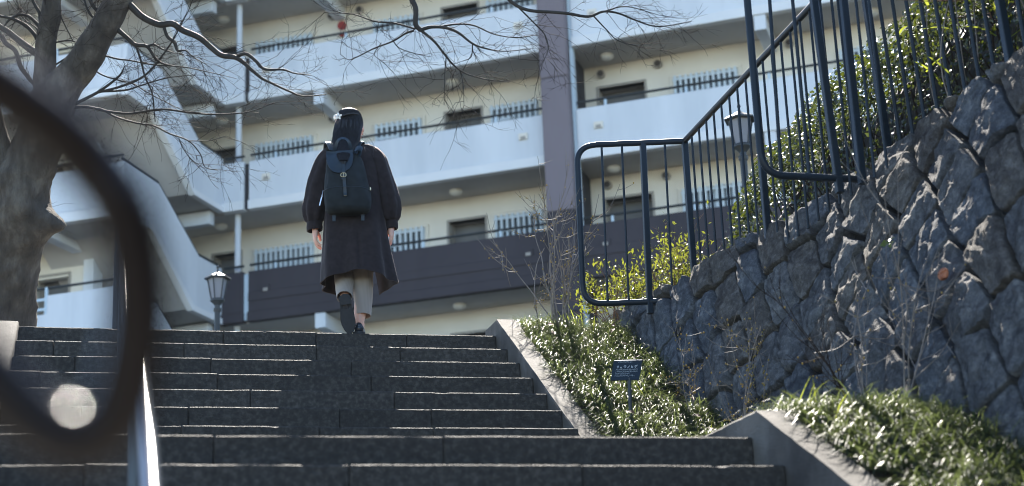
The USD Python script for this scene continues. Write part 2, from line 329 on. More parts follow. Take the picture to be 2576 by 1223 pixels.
for j in range(-2, 18):
    for i in range(-2, 24):
        sites.append((Y0+i*.42+(j % 2)*.21+wr.normal(0, .035), j*.205+wr.normal(0, .028)))
sites = A(sites)
vor = Voronoi(sites)
def wall_pt(yh, off):
    y, h = yh[:, 0], yh[:, 1]; z = zbed(y)-.15+h
    return np.stack([wallx(h), y, z], 1)+wn*off[:, None]
nst = 0
for si, reg in enumerate(vor.point_region):
    r = vor.regions[reg]
    if -1 in r or not r: continue
    cell = Polygon(vor.vertices[r]).intersection(dom)
    if cell.is_empty or cell.geom_type != 'Polygon' or cell.area < .003: continue
    cell = cell.buffer(-.027, join_style='mitre').buffer(.012)
    if cell.is_empty or cell.geom_type != 'Polygon': continue
    c = A(cell.representative_point().coords[0]) if not cell.contains(cell.centroid) else A(cell.centroid.coords[0])
    nb = 56; ring = A([cell.exterior.interpolate(t, normalized=True).coords[0] for t in np.arange(nb)/nb])
    rad = [1, 1, .985, .95, .88, .80, .70, .59, .48, .37, .26, .13]; offs = []
    size = math.sqrt(cell.area)
    planes = [(wr.normal(0, .11), wr.normal(0, .09), wr.uniform(.010, .04)) for _ in range(6)]
    V = []
    for q, rr in enumerate(rad):
        yh = c+(ring-c)*rr
        if q == 0: off = np.full(nb, -.14)
        else:
            d = yh-c
            off = np.min([p[0]*d[:, 0]+p[1]*d[:, 1]+p[2] for p in planes], 0)
            off = np.minimum(off, -.018+.20*(1-rr)**.6*size/.3)
            pn = np.stack([yh[:, 0], yh[:, 1], 0*yh[:, 0]+si], 1)
            off = off-.028*np.abs(meshkit.fbm(pn*9, 4, si % 9)*2-1)+.010+.019*(meshkit.fbm(pn*30, 4, 4)-.5)
        V.append(wall_pt(yh, off))
    V.append(wall_pt(c[None], A([min(p[2] for p in planes)+.01])))
    v = np.vstack(V); f = []
    n = len(rad)
    for i in range(n-1):
        for j in range(nb):
            k = (j+1) % nb; f += [[i*nb+j, (i+1)*nb+k, i*nb+k], [i*nb+j, (i+1)*nb+j, (i+1)*nb+k]]
    for j in range(nb): f.append([(n-1)*nb+j, len(v)-1, (n-1)*nb+(j+1) % nb])
    wt.add('wall_stone', (v, A(f)), ['stone_grey', 'stone_blue', 'stone_grey', 'stone_brown'][wr.integers(4)], smooth=24); nst += 1
bk = []
yy = np.linspace(Y0-.2, Y1+.1, 40)
lo_, hi_ = [np.stack([yy, 0*yy-.2], 1), np.stack([yy, np.maximum(topn(yy)-.08, .0)], 1)]
bp0, bp1 = wall_pt(lo_, np.full(40, -.085)), wall_pt(hi_, np.full(40, -.085))
bp2, bp3 = bp1+A([.5, 0, 0]), bp0+A([.5, 0, 0])
wt.add('wall_backing', loft([np.vstack([bp0[i], bp1[i], bp2[i], bp3[i]]) for i in range(40)]), 'wall_joint')
single('terrace_soil', cbox((3.97, 2.5, 2.3), (12, 12.6, 2.70), 0), 'soil', 'earth terrace behind the stone wall', kind='structure')

# planted beds between kerb and wall
def bedmesh(y0, y1, lift=0.):
    yy = np.arange(y0, y1+.01, .08); xx = np.linspace(XR+.134, 3.45, 9)
    XX, YY = np.meshgrid(xx, yy, indexing='ij')
    ZZ = zbed(YY)-.05+.05*np.sin(np.pi*(XX-xx[0])/(xx[-1]-xx[0]))+.05*(meshkit.fbm(np.stack([XX*4, YY*4, 0*XX], -1), 3)-.5)
    id_ = np.arange(XX.size).reshape(XX.shape)
    f = np.stack([id_[:-1, :-1], id_[1:, :-1], id_[1:, 1:], id_[:-1, 1:]], -1).reshape(-1, 4)
    return np.stack([XX, YY, ZZ], -1).reshape(-1, 3), f
single('bed_soil', bedmesh(2.3, 12.4), 'soil', 'dark earth of the raked planting bed', kind='structure')
def blades(base, length, width, lean, droop, rg):
    """arching strap leaves; base (n,3), the others (n,)"""
    n = len(base); az = rg.uniform(0, 2*np.pi, n); d = np.stack([np.cos(az), np.sin(az), 0*az], 1); s = np.stack([-np.sin(az), np.cos(az), 0*az], 1)
    tt = A([0, .25, .5, .75, 1.]); ww = A([.8, 1, .95, .65, .06]); V = []
    for t, w in zip(tt, ww):
        th = lean+droop*t
        # integrate roughly: position along a bending blade
        q = np.linspace(0, t, 6)[1:] if t > 0 else A([0.])
        hx = np.mean([np.sin(lean+droop*x) for x in q], 0)*t; hz = np.mean([np.cos(lean+droop*x) for x in q], 0)*t
        c = base+d*(hx*length)[:, None]+A([0, 0, 1.])*(hz*length)[:, None]
        V += [c-s*(width*w/2)[:, None], c+s*(width*w/2)[:, None]]
    v = np.stack(V, 1).reshape(-1, 3); o = (np.arange(n)*10)[:, None]; f = []
    for i in range(4):
        a = 2*i; f += [o+A([[a, a+1, a+3]]), o+A([[a, a+3, a+2]])]
    return v, np.vstack([x.reshape(-1, 3) for x in f])
def bed_grass(y0, y1, dens, seed):
    rg = np.random.default_rng(seed); n = int((y1-y0)*.66*dens/9)
    cx, cy = rg.uniform(XR+.17, 3.36, n), rg.uniform(y0, y1, n)
    cx = np.repeat(cx, 9)+rg.normal(0, .022, n*9); cy = np.repeat(cy, 9)+rg.normal(0, .022, n*9)
    m = (meshkit.fbm(np.stack([cx*3.2, cy*3.2, 0*cx+seed], -1), 3)) > .30
    cx, cy = cx[m], cy[m]; k = len(cx)
    z = zbed(cy)-.02+.07*(meshkit.fbm(np.stack([cx*4, cy*4, 0*cx], -1), 3)-.4)
    return blades(np.stack([cx, cy, z], 1), rg.uniform(.10, .21, k), rg.uniform(.0028, .0048, k), rg.uniform(.1, .9, k), rg.uniform(1.2, 2.5, k), rg)
single('mondo_grass', bed_grass(6.7, 10.55, 14000, 3), 'grass_blade', 'glossy dark green mondo grass filling the upper bed around the sign', 'ground cover', kind='stuff')
single('mondo_grass', bed_grass(3.6, 6.32, 14000, 4), 'grass_blade', 'glossy dark green mondo grass in the blurred lower bed at bottom right', 'ground cover', kind='stuff')
def tallgrass(cy, n, x0, x1, sp, seed, lab):
    rg = np.random.default_rng(seed); y = cy+rg.normal(0, sp, n); x = rg.uniform(x0, x1, n)
    v, f = blades(np.stack([x, y, zbed(y)], 1), rg.uniform(.11, .20, n), rg.uniform(.004, .007, n), rg.uniform(0, .6, n), rg.uniform(.2, 1.1, n), rg)
    single('grass_tuft', (v, f), 'tall_blade', lab, 'grass', 'bright grass tufts in the beds', kind='stuff')
tallgrass(10.35, 26, 2.7, 3.25, .12, 1, 'bright upright grass tuft at the top edge of the upper bed')
tallgrass(9.1, 9, 3.0, 3.3, .35, 2, 'few tall bright blades near the wall in the upper bed')
tallgrass(6.05, 12, 2.68, 2.8, .07, 3, 'bright yellow green blades at the upper corner of the lower bed')
tallgrass(5.75, 7, 3.0, 3.4, .22, 4, 'tall yellowish blades against the wall in the lower bed')
# ------------------------------------------------------------------ steel fences on the terrace
def fence(name, label, p0, nh, endx, posts, bars, corner, ymin, rod=.0095, pr_=.0185, rr=.0195):
    """a short wing with a rounded free end, then a long run along the wall; every entry is (top, bottom) in photo grid on the wing's own vertical plane"""
    U = lambda q: on(q[0], q[1], p0, nh)
    ct, cb = U(corner[0]), U(corner[1]); et, eb = U(endx[0]), U(endx[1])
    t = Thing(name, label, 'fence', cb, 'dark blue steel fences on the terrace')
    et[2] = ct[2]; eb[2] = cb[2]+.03 if False else eb[2]
    cb2 = cb.copy(); cb2[2] = eb[2]
    L = ct[1]-ymin; down = A([0, -1., 0])
    te, be = ct+down*L, cb2+down*L-A([0, 0, .09])
    t.add('end_loop', tube(fillet([ct, et, eb, cb2], [.13, .13]), rr, 14), 'fence_paint', smooth=40)
    t.add('top_rail', tube([ct+A([0, .012, 0]), te], rr, 14), 'fence_paint', smooth=40)
    def square(a, b, s):
        u = unit(b-a); x = unit(np.cross([0, 1, 0], u)); y = np.cross(u, x)
        return loft([A([p+x*i*s+y*j*s for i, j in ((-1, -.8), (-.8, -1), (.8, -1), (1, -.8), (1, .8), (.8, 1), (-.8, 1), (-1, .8))]) for p in (a, b)])
    low = A([0, 0, -.06])
    for a, b in posts:
        t.add('post', square(U(a), U(b)+low, pr_), 'fence_paint')
    for a, b in bars:
        t.add('baluster', tube([U(a), U(b)], rod, 8), 'fence_paint', smooth=40)
    t.add('post', square(ct, cb+low, pr_), 'fence_paint')
    n = int(L/.137)
    for i in range(1, n+1):
        o = down*.137*i
        if i % 9 == 0: t.add('post', square(ct+o, cb+o+low, pr_), 'fence_paint')
        else: t.add('baluster', tube([ct+o, cb2+o-A([0, 0, .09])], rod, 8), 'fence_paint', smooth=40)
nh1 = A([math.sin(YAW), math.cos(YAW), 0])
fence('terrace_fence', 'dark blue steel fence with rounded wing hanging past the wall end, above the yellow bush', P(1751, 758, 10.7), nh1, ((1450, 356), (1468, 766)),
      [((1617, 358), (1634, 766))], [((1513, 358), (1529, 764)), ((1564, 358), (1582, 764)), ((1672, 358), (1693, 762))], ((1722, 355), (1751, 759)), 6.9, rod=.0078)
fence('terrace_fence', 'nearer dark blue steel fence whose tall bars cross the hedge at top right', A([3.6, 7.46, 2.8]), A([0, 1., 0]), ((1872, -90), (1918, 440)),
      [((2035, -90), (2110, 457))], [((1930, -90), (1966, 447)), ((1985, -90), (2037, 452)), ((2098, -90), (2160, 460))], ((2165, -90), (2248, 462)), 3.6, rod=.0100)

# ------------------------------------------------------------------ handrails
HX = .10
def handrail(name, label, pts, posts, r=.021, fil=.12, mat_='rail_paint', group='handrails of the stairs'):
    pts = [A(p, float) for p in pts]
    t = Thing(name, label, 'handrail', posts[0][1] if posts else pts[0], group)
    t.add('rail', tube(fillet(pts, fil), r, 20), mat_, smooth=50)
    for a, b in posts: t.add('post', tube([a, b], r*.9, 16), mat_, smooth=50)
hz = lambda y: .525+(y-3.2)*SL                       # lower rail
uz = lambda y: 1.86+(y-7.16)*SL                      # upper rail
handrail('stair_handrail', 'dark steel handrail of the lower flight, its top glaring white in the sun',
         [(HX, 2.0, hz(2.0)-.75), (HX, 2.0, hz(2.0)), (HX, 4.36, hz(4.36)), (HX, 4.46, hz(4.36)-.02), (HX, 4.46, LZ-(LY-4.46)*SL-.2)],
         [((HX, 3.2, hz(3.2)), (HX, 3.2, LZ-(LY-3.2)*SL-.25))], fil=.04)
handrail('stair_handrail', 'dark steel handrail of the upper flight, seen upright behind the blurred loop',
         [(HX+.01, 7.30, LANDZ-.05), (HX+.01, 7.16, uz(7.16)-.03), (HX, 7.25, uz(7.25)), (HX-.01, 10.5, uz(10.5)), (HX-.01, 10.85, uz(10.5)), (HX-.01, 10.85, TOPZ-.03)],
         [((HX, 8.6, uz(8.6)), (HX, 8.6, TOPZ-(TOPY-8.6)*SL-.2))], fil=.03)
# the near loop: the rounded end of a handrail beside the viewer
ld = .86
Lp = lambda x, y, d=ld: P(x, y, d)
lp = [Lp(*q) for q in ((-260, 10, .775), (-100, 148, .805), (40, 248, .83), (145, 326, .848), (230, 412, .858), (306, 520), (342, 660), (346, 800), (330, 920), (298, 1030), (240, 1094), (168, 1098), (84, 1050), (-10, 955), (-110, 840), (-250, 700), (-400, 520), (-520, 280), (-560, 40), (-500, -120), (-390, -100))]
t = Thing('handrail_loop', 'blurred dark rounded handrail end close to the viewer at the left edge', 'handrail', Lp(-400, 520)*A([1, 1, 0])+A([0, 0, LOWZ]))
t.add('rail', tube(smoothline(A(lp+lp[:1])*.94, 8)[:-1], .0155, 20, closed=True), 'loop_paint', smooth=50)
q = Lp(-400, 520)*.94; t.add('post', tube([q, A([q[0], q[1], LOWZ-.02])], .017, 14), 'loop_paint', smooth=50)

# ------------------------------------------------------------------ apartment building (u along the front, v away from the viewer, z up)
FB = -.557
e_ = A([math.cos(FB), math.sin(FB), 0]); n_ = A([-e_[1], e_[0], 0]); O_ = P(1000, 345, 40.) ; O_[2] = 0
def W3(u, v, z): return O_+e_*u+n_*v+A([0, 0, 1.])*z
def toW(m): 
    v, f = vf(m); return O_+v[:, :1]*e_+v[:, 1:2]*n_+v[:, 2:]*A([0, 0, 1.]), f
def B(u0, u1, v0, v1, z0, z1, c=.012): return toW(cbox((u0, v0, z0), (u1, v1, z1), c))
def on_u(x, y, v=0):
    p = on(x, y, O_+n_*v, n_); return (p-O_)@e_, p[2]
FH = 2.825; CD = 1.4
bld = Thing('apartment_building', 'pale apartment block with long white balcony corridors and one dark brown parapet', 'building', W3(0, 3, TOPZ))
def Lz(k): return 10.235+FH*k                         # underside of the parapet of level k
U0, UP0, UP1, U1 = -4.02, 3.68, 4.34, 26.
def parapet(u0, u1, z, dark):
    m = 'brown_wall' if dark else 'white_wall'
    bld.add('parapet', B(u0, u1, 0, .13, z+.24, z+1.255), m)
    if dark:
        bld.add('parapet_band', B(u0, u1, -.022, .10, z+.50, z+.72), m)
    bld.add('slab_edge', B(u0-.01, u1, -.05, .16, z, z+.235), m if dark else 'trim_white')
    bld.add('handrail', [toW(tube([(u0+.02, .06, z+1.43), (u1-.02, .06, z+1.43)], .032, 8))], 'rail_dark')
    for uu in np.arange(u0+.7, u1, 1.9): bld.add('handrail_post', B(uu-.03, uu+.03, .03, .09, z+1.25, z+1.41), 'rail_light')
def drain(u, z, dark=False):
    bld.add('drain_spout', B(u-.11, u+.11, -.035, -.002, z+.70, z+.86, .004), 'brown_wall' if dark else 'cream_wall')
    bld.add('drain_hole', B(u-.06, u+.06, -.042, -.036, z+.70, z+.78, .002), 'recess_wall')
def window(u0, u1, zf, v, split=0):
    z0, z1 = zf+.95, zf+2.0
    w = bld.add('window', [B(u0-.09, u1+.09, v-.06, v, z1, z1+.09), B(u0-.09, u1+.09, v-.08, v, z0-.09, z0), B(u0-.09, u0, v-.06, v, z0, z1), B(u1, u1+.09, v-.06, v, z0, z1)], 'cream_wall')
    bld.add('frame', [B(u0, u1, v-.05, v-.01, z1-.05, z1), B(u0, u1, v-.05, v-.01, z0, z0+.05), B(u0, u0+.05, v-.05, v-.01, z0, z1), B(u1-.05, u1, v-.05, v-.01, z0, z1), B((u0+u1)/2-.03, (u0+u1)/2+.03, v-.05, v-.01, z0, z1)], 'window_frame', parent=w)
    bld.add('pane', B(u0+.04, u1-.04, v-.008, v+.0, z0, z1, 0), 'pane_glass', parent=w)
    n = max(5, int((u1-u0)/.125)); g = [B(u-.028, u+.028, v-.13, v-.09, z0-.02, z1+.02, 0) for u in np.linspace(u0+.05, u1-.05, n)]
    g += [B(u0, u1, v-.128, v-.10, zz, zz+.05, 0) for zz in (z0+.02, z1-.10)]
    if split: g += [B(u0+.1, u0+(u1-u0)*split, v-.15, v-.13, z1-.42, z1-.36, 0)]
    bld.add('grille', g, 'window_frame', parent=w)
def door(u0, u1, zf, v):
    d = bld.add('entrance_recess', [B(u0-.06, u0, v-.03, v+.5, zf, zf+2.05), B(u1, u1+.06, v-.03, v+.5, zf, zf+2.05), B(u0-.06, u1+.06, v-.03, v+.5, zf+2.05, zf+2.11)], 'recess_wall')
    bld.add('door', B(u0, u1, v+.40, v+.46, zf, zf+2.05), 'door_steel', parent=d)
    bld.add('handle', B(u1-.22, u1-.14, v+.33, v+.395, zf+.95, zf+1.05), 'silver', parent=d)
def wall_with_holes(u0, u1, v, z0, z1, holes, m):
    pol = sbox(u0, z0, u1, z1)
    for h in holes: pol = pol.difference(sbox(*h))
    out = []
    for g in getattr(pol, 'geoms', [pol]):
        out.append(extrude(g, (W3(0, v, 0), e_, (0, 0, 1), n_), 0, .2))
    return out
WINS = [(-4.42, -2.82, 0), (-1.12, .12, .5), (1.92, 3.14, .45), (6.50, 8.04, 0), (10.4, 11.6, 0), (13.5, 15.1, 0), (17.9, 19.1, .5), (21.0, 22.4, 0)]
DOORS = [(-5.62, -4.86), (.74, 1.66), (4.66, 5.78), (12.0, 12.9), (16.0, 16.9), (19.9, 20.7)]
LEVELS = range(-2, 5)
for k in LEVELS:
    z = Lz(k); zf = z+.2; dark = (k == 0); vis = k >= -1
    parapet(-3.93, UP0-.02, z, dark); parapet(UP1+.10, U1, z, dark)
    # corner box by the stair and the dark joint beside it
    m = 'brown_wall' if dark else 'white_wall'
    bld.add('parapet', B(-4.62, -4.06, -.03, .13, z+.24, z+1.26), m); bld.add('slab_edge', B(-4.66, -4.05, -.07, .16, z, z+.235), m if dark else 'trim_white')
    bld.add('joint', B(-4.055, -3.935, .03, .12, z+.05, z+1.2, 0), 'seam_dark' if not dark else 'rail_light')
    bld.add('handrail', toW(tube([(-4.60, .06, z+1.42), (-4.08, .06, z+1.42)], .032, 8)), 'rail_dark')
    # corridor slab, its painted underside, and the back wall with openings
    bld.add('corridor_slab', B(-9, U1, .165, CD+.0, z+.004, z+.2, 0), 'soffit_paint')
    if vis:
        holes = [(d0, zf-.01, d1, zf+2.05) for d0, d1 in DOORS]
        bld.add('corridor_wall', wall_with_holes(-6.4, U1, CD, zf, z+FH, holes, 0), 'cream_wall')
        for d0, d1 in DOORS: door(d0, d1, zf, CD)
        for w0, w1, sp in WINS: window(w0, w1, zf, CD, sp)
        for uu in (-2.18, 8.72, 19.5): bld.add('bracket_beam', B(uu, uu+.27, -.02, CD-.002, z-.37, z-.002), 'white_wall')
        for uu in (-5.1, 1.15, 5.06, 11.3, 17.5):
            s = trimesh.creation.icosphere(2, 1.); s.apply_scale((.16, .16, .10)); s.apply_translation((uu, .80, z-.03)); bld.add('ceiling_lamp', toW(s), 'lamp_glass', smooth=True)
        for uu, zz in ((-2.28, 2.39), (4.75, 2.40), (6.16, 2.42), (12.5, 2.4), (-1.5, 2.42) if k == 2 else (9.3, 2.4)):
            c = trimesh.creation.cylinder(.10, .12, sections=20); c.apply_transform(trimesh.transformations.rotation_matrix(np.pi/2, [1, 0, 0])); c.apply_translation((uu, CD-.05, zf+zz)); 
            v_ = bld.add('vent_cap', toW(c), 'recess_wall', smooth=40)
            c = trimesh.creation.cylinder(.072, .02, sections=16); c.apply_transform(trimesh.transformations.rotation_matrix(np.pi/2, [1, 0, 0])); c.apply_translation((uu, CD-.118, zf+zz)); bld.add('vent_hole', toW(c), 'vent_dark', parent=v_)
        for uu in (-3.46, 3.14, 4.96, 12.2): drain(uu, z, dark)
        bld.add('down_pipe', toW(tube([(-4.36, .28, z+.2), (-4.36, .28, z+FH-.002)], .075, 12)), 'pipe_white', smooth=40)
zt_ = Lz(2)+.2                                        # red fire bell and lamp beside the vents, third level shown
s = trimesh.creation.cylinder(.115, .07, sections=24); s.apply_transform(trimesh.transformations.rotation_matrix(np.pi/2, [1, 0, 0])); s.apply_translation((-2.0, CD-.04, 18.17)); bld.add('fire_bell', toW(s), 'alarm_red', smooth=40)
s = trimesh.creation.icosphere(2, .07); s.apply_translation((-2.0, CD-.05, 17.92)); bld.add('alarm_lamp', toW(s), 'alarm_red', smooth=True)
zt0, zt1 = Lz(-2)-2., Lz(5)
for k in range(-3, 5):                                # purple pier, cast in storey-high lengths
    za, zb = Lz(k)+2.05+.006, Lz(k+1)+2.05-.006
    if k == -1: zb = Lz(0)+1.6
    if k == 0: za = Lz(0)+1.612
    bld.add('pier_length', B(UP0, UP1, -.22, .60, za, zb, .02), 'purple_wall' if k >= 0 else 'brown_wall')
bld.add('pier_core', B(UP0+.02, UP1-.02, -.19, CD-.01, zt0, zt1, 0), 'seam_dark')
bld.add('pier_joint', B(UP1+.012, UP1+.09, .03, .2, zt0, zt1, 0), 'rail_light')
bld.add('rear_block', B(-6.39, U1, CD+.62, 9., Lz(-3), Lz(5)-.02, 0), 'cream_wall')
bld.add('base_wall', B(-9, U1, CD, 1.62+CD-1.0, TOPZ-.5, Lz(-1)+.19, 0), 'cream_wall')
bld.add('roof', B(-9, U1+.2, -.3, 9.3, Lz(5), Lz(5)+.35, .02), 'trim_white')
# stair tower at the left end: flights climb towards the viewer to half-landings, which serve the left wing
US = -4.62
lowp = [(0, 2.845), (-1.5, 2.845), (-3.45, 4.23), (-4.62, 4.25)]
uppp = [(-4.62, 5.47), (-3.1, 5.42), (-1.17, 4.235), (-.035, 4.225)]
frame_s = (W3(US, 0, 0), n_, (0, 0, 1), e_)
for k in range(-2, 4):
    dz = Lz(k)-2.83 if False else Lz(k-1)-.0
    pol = Polygon([(v, z+dz) for v, z in lowp+uppp]); bld.add('stair_parapet', extrude(pol, frame_s, -.13, -.004), 'white_wall')
    lip = LineString([(v, z+dz+.05) for v, z in lowp]).buffer(.07, cap_style='flat', join_style='mitre'); bld.add('stair_lip', extrude(lip, frame_s, -.10, .05), 'trim_white')
    slab = Polygon([(v, z+dz+.03) for v, z in lowp]+[(v, z+dz+.26) for v, z in lowp[::-1]]); bld.add('stair_slab', extrude(slab, frame_s, -2.9, -.135), 'soffit_paint')
    sf = [(v, z+dz+.28) for v, z in lowp]
    steps = []
    for i in range(8):
        a = i/8; steps.append(B(US-2.8, US-.14, -1.5-1.95*(i+1)/8, -1.5-1.95*i/8, 3.0+dz+1.385*(i+1)/8-.06, 3.08+dz+1.385*(i+1)/8, 0))
    bld.add('stair_tread', steps, 'soffit_paint', kind='stuff')
    capl = [(v, z+dz+.07) for v, z in uppp]; bld.add('handrail', [toW(tube([(US-.06, v, z) for v, z in capl], .035, 8))], 'rail_dark')
    bld.add('landing_beam', B(US-1.75, US-.20, -.32, -.08, dz+2.50, dz+2.838), 'white_wall')
    bld.add('inner_wall', B(US-3.0, US-2.9, -1.4, CD, dz+3.1, dz+5.6, 0), 'recess_wall')
bld.add('stair_back_wall', B(-9, -6.41, CD+.6, CD+.8, TOPZ-.5, Lz(5)-.02, 0), 'cream_wall')
# left wing, half a storey up, flush with the half-landings
VW, VI = -4.62, -2.85; UL = -19.
for k in range(-3, 4):
    z = Lz(k)+1.42-.0; zf = z+.2
    un0, un1 = -6.98, -6.42
    bot = z+.24
    pol = sbox(UL, bot, US-.14, z+1.22).difference(sbox(un0, z+.80, un1, z+1.4))
    bld.add('parapet', extrude(pol, (W3(0, VW, 0), e_, (0, 0, 1), n_), 0, .13), 'white_wall'); bld.add('slab_edge', B(UL, US-.14, VW-.05, VW+.16, z, z+.235), 'trim_white')
    bld.add('corridor_slab', B(UL, US-2.9 if False else -6.35, VW+.165, VI+.2, z+.004, z+.2, 0), 'soffit_paint')
    bld.add('landing_slab', B(-6.345, US-.15, VW+.165, -3.44, z+.02, z+.2, 0), 'soffit_paint')
    fr = [B(u-.03, u+.03, VW+.02, VW+.08, z+.80, z+1.42, .004) for u in (un0+.05, un1-.05)]+[B(un0+.05, un1-.05, VW+.03, VW+.07, zz, zz+.06, .004) for zz in (z+.90, z+1.12)]
    bld.add('gap_railing', fr, 'rail_light')
    bld.add('handrail', toW(tube([(UL, VW+.06, z+1.40), (US-.06, VW+.06, z+1.40)], .03, 8)), 'rail_dark')
    for uu in np.arange(-18.2, -5, 1.9): bld.add('handrail_post', B(uu-.03, uu+.03, VW+.03, VW+.09, z+1.22, z+1.38), 'rail_light')
    bld.add('corridor_wall', wall_with_holes(UL, -6.62, VI, zf, z+FH, [(-7.95, zf-.01, -7.05, zf+2.0), (-12, zf-.01, -11.1, zf+2.0)], 0), 'cream_wall')
    for d0 in (-7.95, -12): door(d0, d0+.9, zf, VI)
    for w0, w1 in ((-10.6, -9.2), (-15, -13.6)): window(w0, w1, zf, VI)
    bld.add('pier', B(-6.60, -6.33, VI-.12, VI+.3, zf, z+FH), 'white_wall')
    bld.add('bracket_beam', B(-6.80, -6.52, VW+.16, VI-.01, z-.20, z-.002), 'white_wall')
    for uu in (-7.5, -12.5):
        s = trimesh.creation.icosphere(2, 1.); s.apply_scale((.16, .16, .10)); s.apply_translation((uu, VW+.9, z-.03)); bld.add('ceiling_lamp', toW(s), 'lamp_glass', smooth=True)
bld.add('wing_block', B(UL, -6.63, VI+.62, 7., TOPZ-.5, Lz(5)-.02, 0), 'cream_wall')
bld.add('wing_roof', B(UL-.2, -6.3, VW-.2, VI+3, Lz(4)+1.42, Lz(4)+1.75, .02), 'trim_white')
bld.add('wing_base', B(UL, US-.2, VW+.02, VW+.2, TOPZ-.5, Lz(-3)+1.41, 0), 'white_wall')
# ------------------------------------------------------------------ leaves and shrubs
def leaves(c, size, nrm, rg, aspect=.55, fold=.25, up=None):
    """folded pointed leaves, 4 triangles each"""
    n = len(c); nrm = nrm/np.linalg.norm(nrm, axis=1, keepdims=True)
    t = rg.normal(size=(n, 3)) if up is None else up+rg.normal(0, .35, (n, 3))
    t -= nrm*(t*nrm).sum(1, keepdims=True); t /= np.linalg.norm(t, axis=1, keepdims=True)
    b = np.cross(nrm, t); s = np.asarray(size)[:, None]; w = s*aspect/2
    v = np.stack([c-t*s/2, c+b*w+nrm*fold*w+t*s*.02, c+t*s/2-nrm*fold*w*.8, c-b*w+nrm*fold*w+t*s*.02, c+t*s*.05], 1).reshape(-1, 3)
    o = (np.arange(n)*5)[:, None, None]; f = (o+A([[0, 1, 4], [1, 2, 4], [2, 3, 4], [3, 0, 4]])).reshape(-1, 3)
    return v, f
def hedge_top(y): return np.interp(y, [4, 6.5, 7.5, 8.5, 9.5, 10.1, 10.5], [4.35, 4.12, 4.08, 4.02, 3.98, 3.80, 3.30])
hr = np.random.default_rng(11)
n = 40000
y = hr.uniform(4.6, 10.45, n); a = hr.uniform(0, np.pi, n); rr = 1-np.abs(hr.normal(0, .10, n))
hx = 4.62; wid = .62*np.clip((10.6-y)/.5, .25, 1)**.5
lump = .80+.40*meshkit.fbm(np.stack([y*1.9, a*1.6, 0*y], -1), 4, 2)
x = hx-np.cos(a)*wid*rr*lump; zt = hedge_top(y)-2.72
z = 2.72+np.where(np.sin(a) > 0, np.sin(a)**.55, 0)*zt*(.82+.3*meshkit.fbm(np.stack([y*2.4, a*1.5, 0*y+9], -1), 4))*rr
keep = (meshkit.fbm(np.stack([x*5, y*5, z*5], -1), 3, 6) > .36)
x, y, z, a = x[keep], y[keep], z[keep], a[keep]
nr = np.stack([-np.cos(a), 0*a, np.sin(a)*.7+.3], 1)+hr.normal(0, .6, (len(x), 3))
hed = Thing('clipped_hedge', 'dark glossy evergreen hedge behind the fence bars above the stone wall', 'hedge', (4.6, 7.5, 2.7))
hed.add('foliage', leaves(np.stack([x, y, z], 1), hr.uniform(.026, .048, len(x)), nr, hr, .58), 'hedge_leaf', kind='stuff')
inner = []
for i in range(260):
    yy_ = hr.uniform(4.6, 10.2); p0 = A([hx+hr.normal(0, .1), yy_, 2.68]); aa = hr.uniform(.25, np.pi-.25); zt1 = float(hedge_top(yy_))-2.72
    p1 = A([hx-np.cos(aa)*.5, yy_+hr.normal(0, .2), 2.72+np.sin(aa)**.6*zt1*.9]); pm = (p0+p1)/2+hr.normal(0, .06, 3)
    inner.append(tube(smoothline([p0, pm, p1], 4), np.linspace(.011, .003, 9), 4, False))
hed.add('stems', inner, 'twig', kind='stuff')
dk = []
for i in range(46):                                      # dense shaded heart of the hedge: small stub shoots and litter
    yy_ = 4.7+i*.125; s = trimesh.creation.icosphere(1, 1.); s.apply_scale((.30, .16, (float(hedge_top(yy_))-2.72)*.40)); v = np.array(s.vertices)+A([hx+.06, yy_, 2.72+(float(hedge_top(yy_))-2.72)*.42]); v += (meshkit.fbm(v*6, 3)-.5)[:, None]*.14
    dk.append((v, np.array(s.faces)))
hed.add('heartwood', dk, 'bark_dark', kind='stuff')
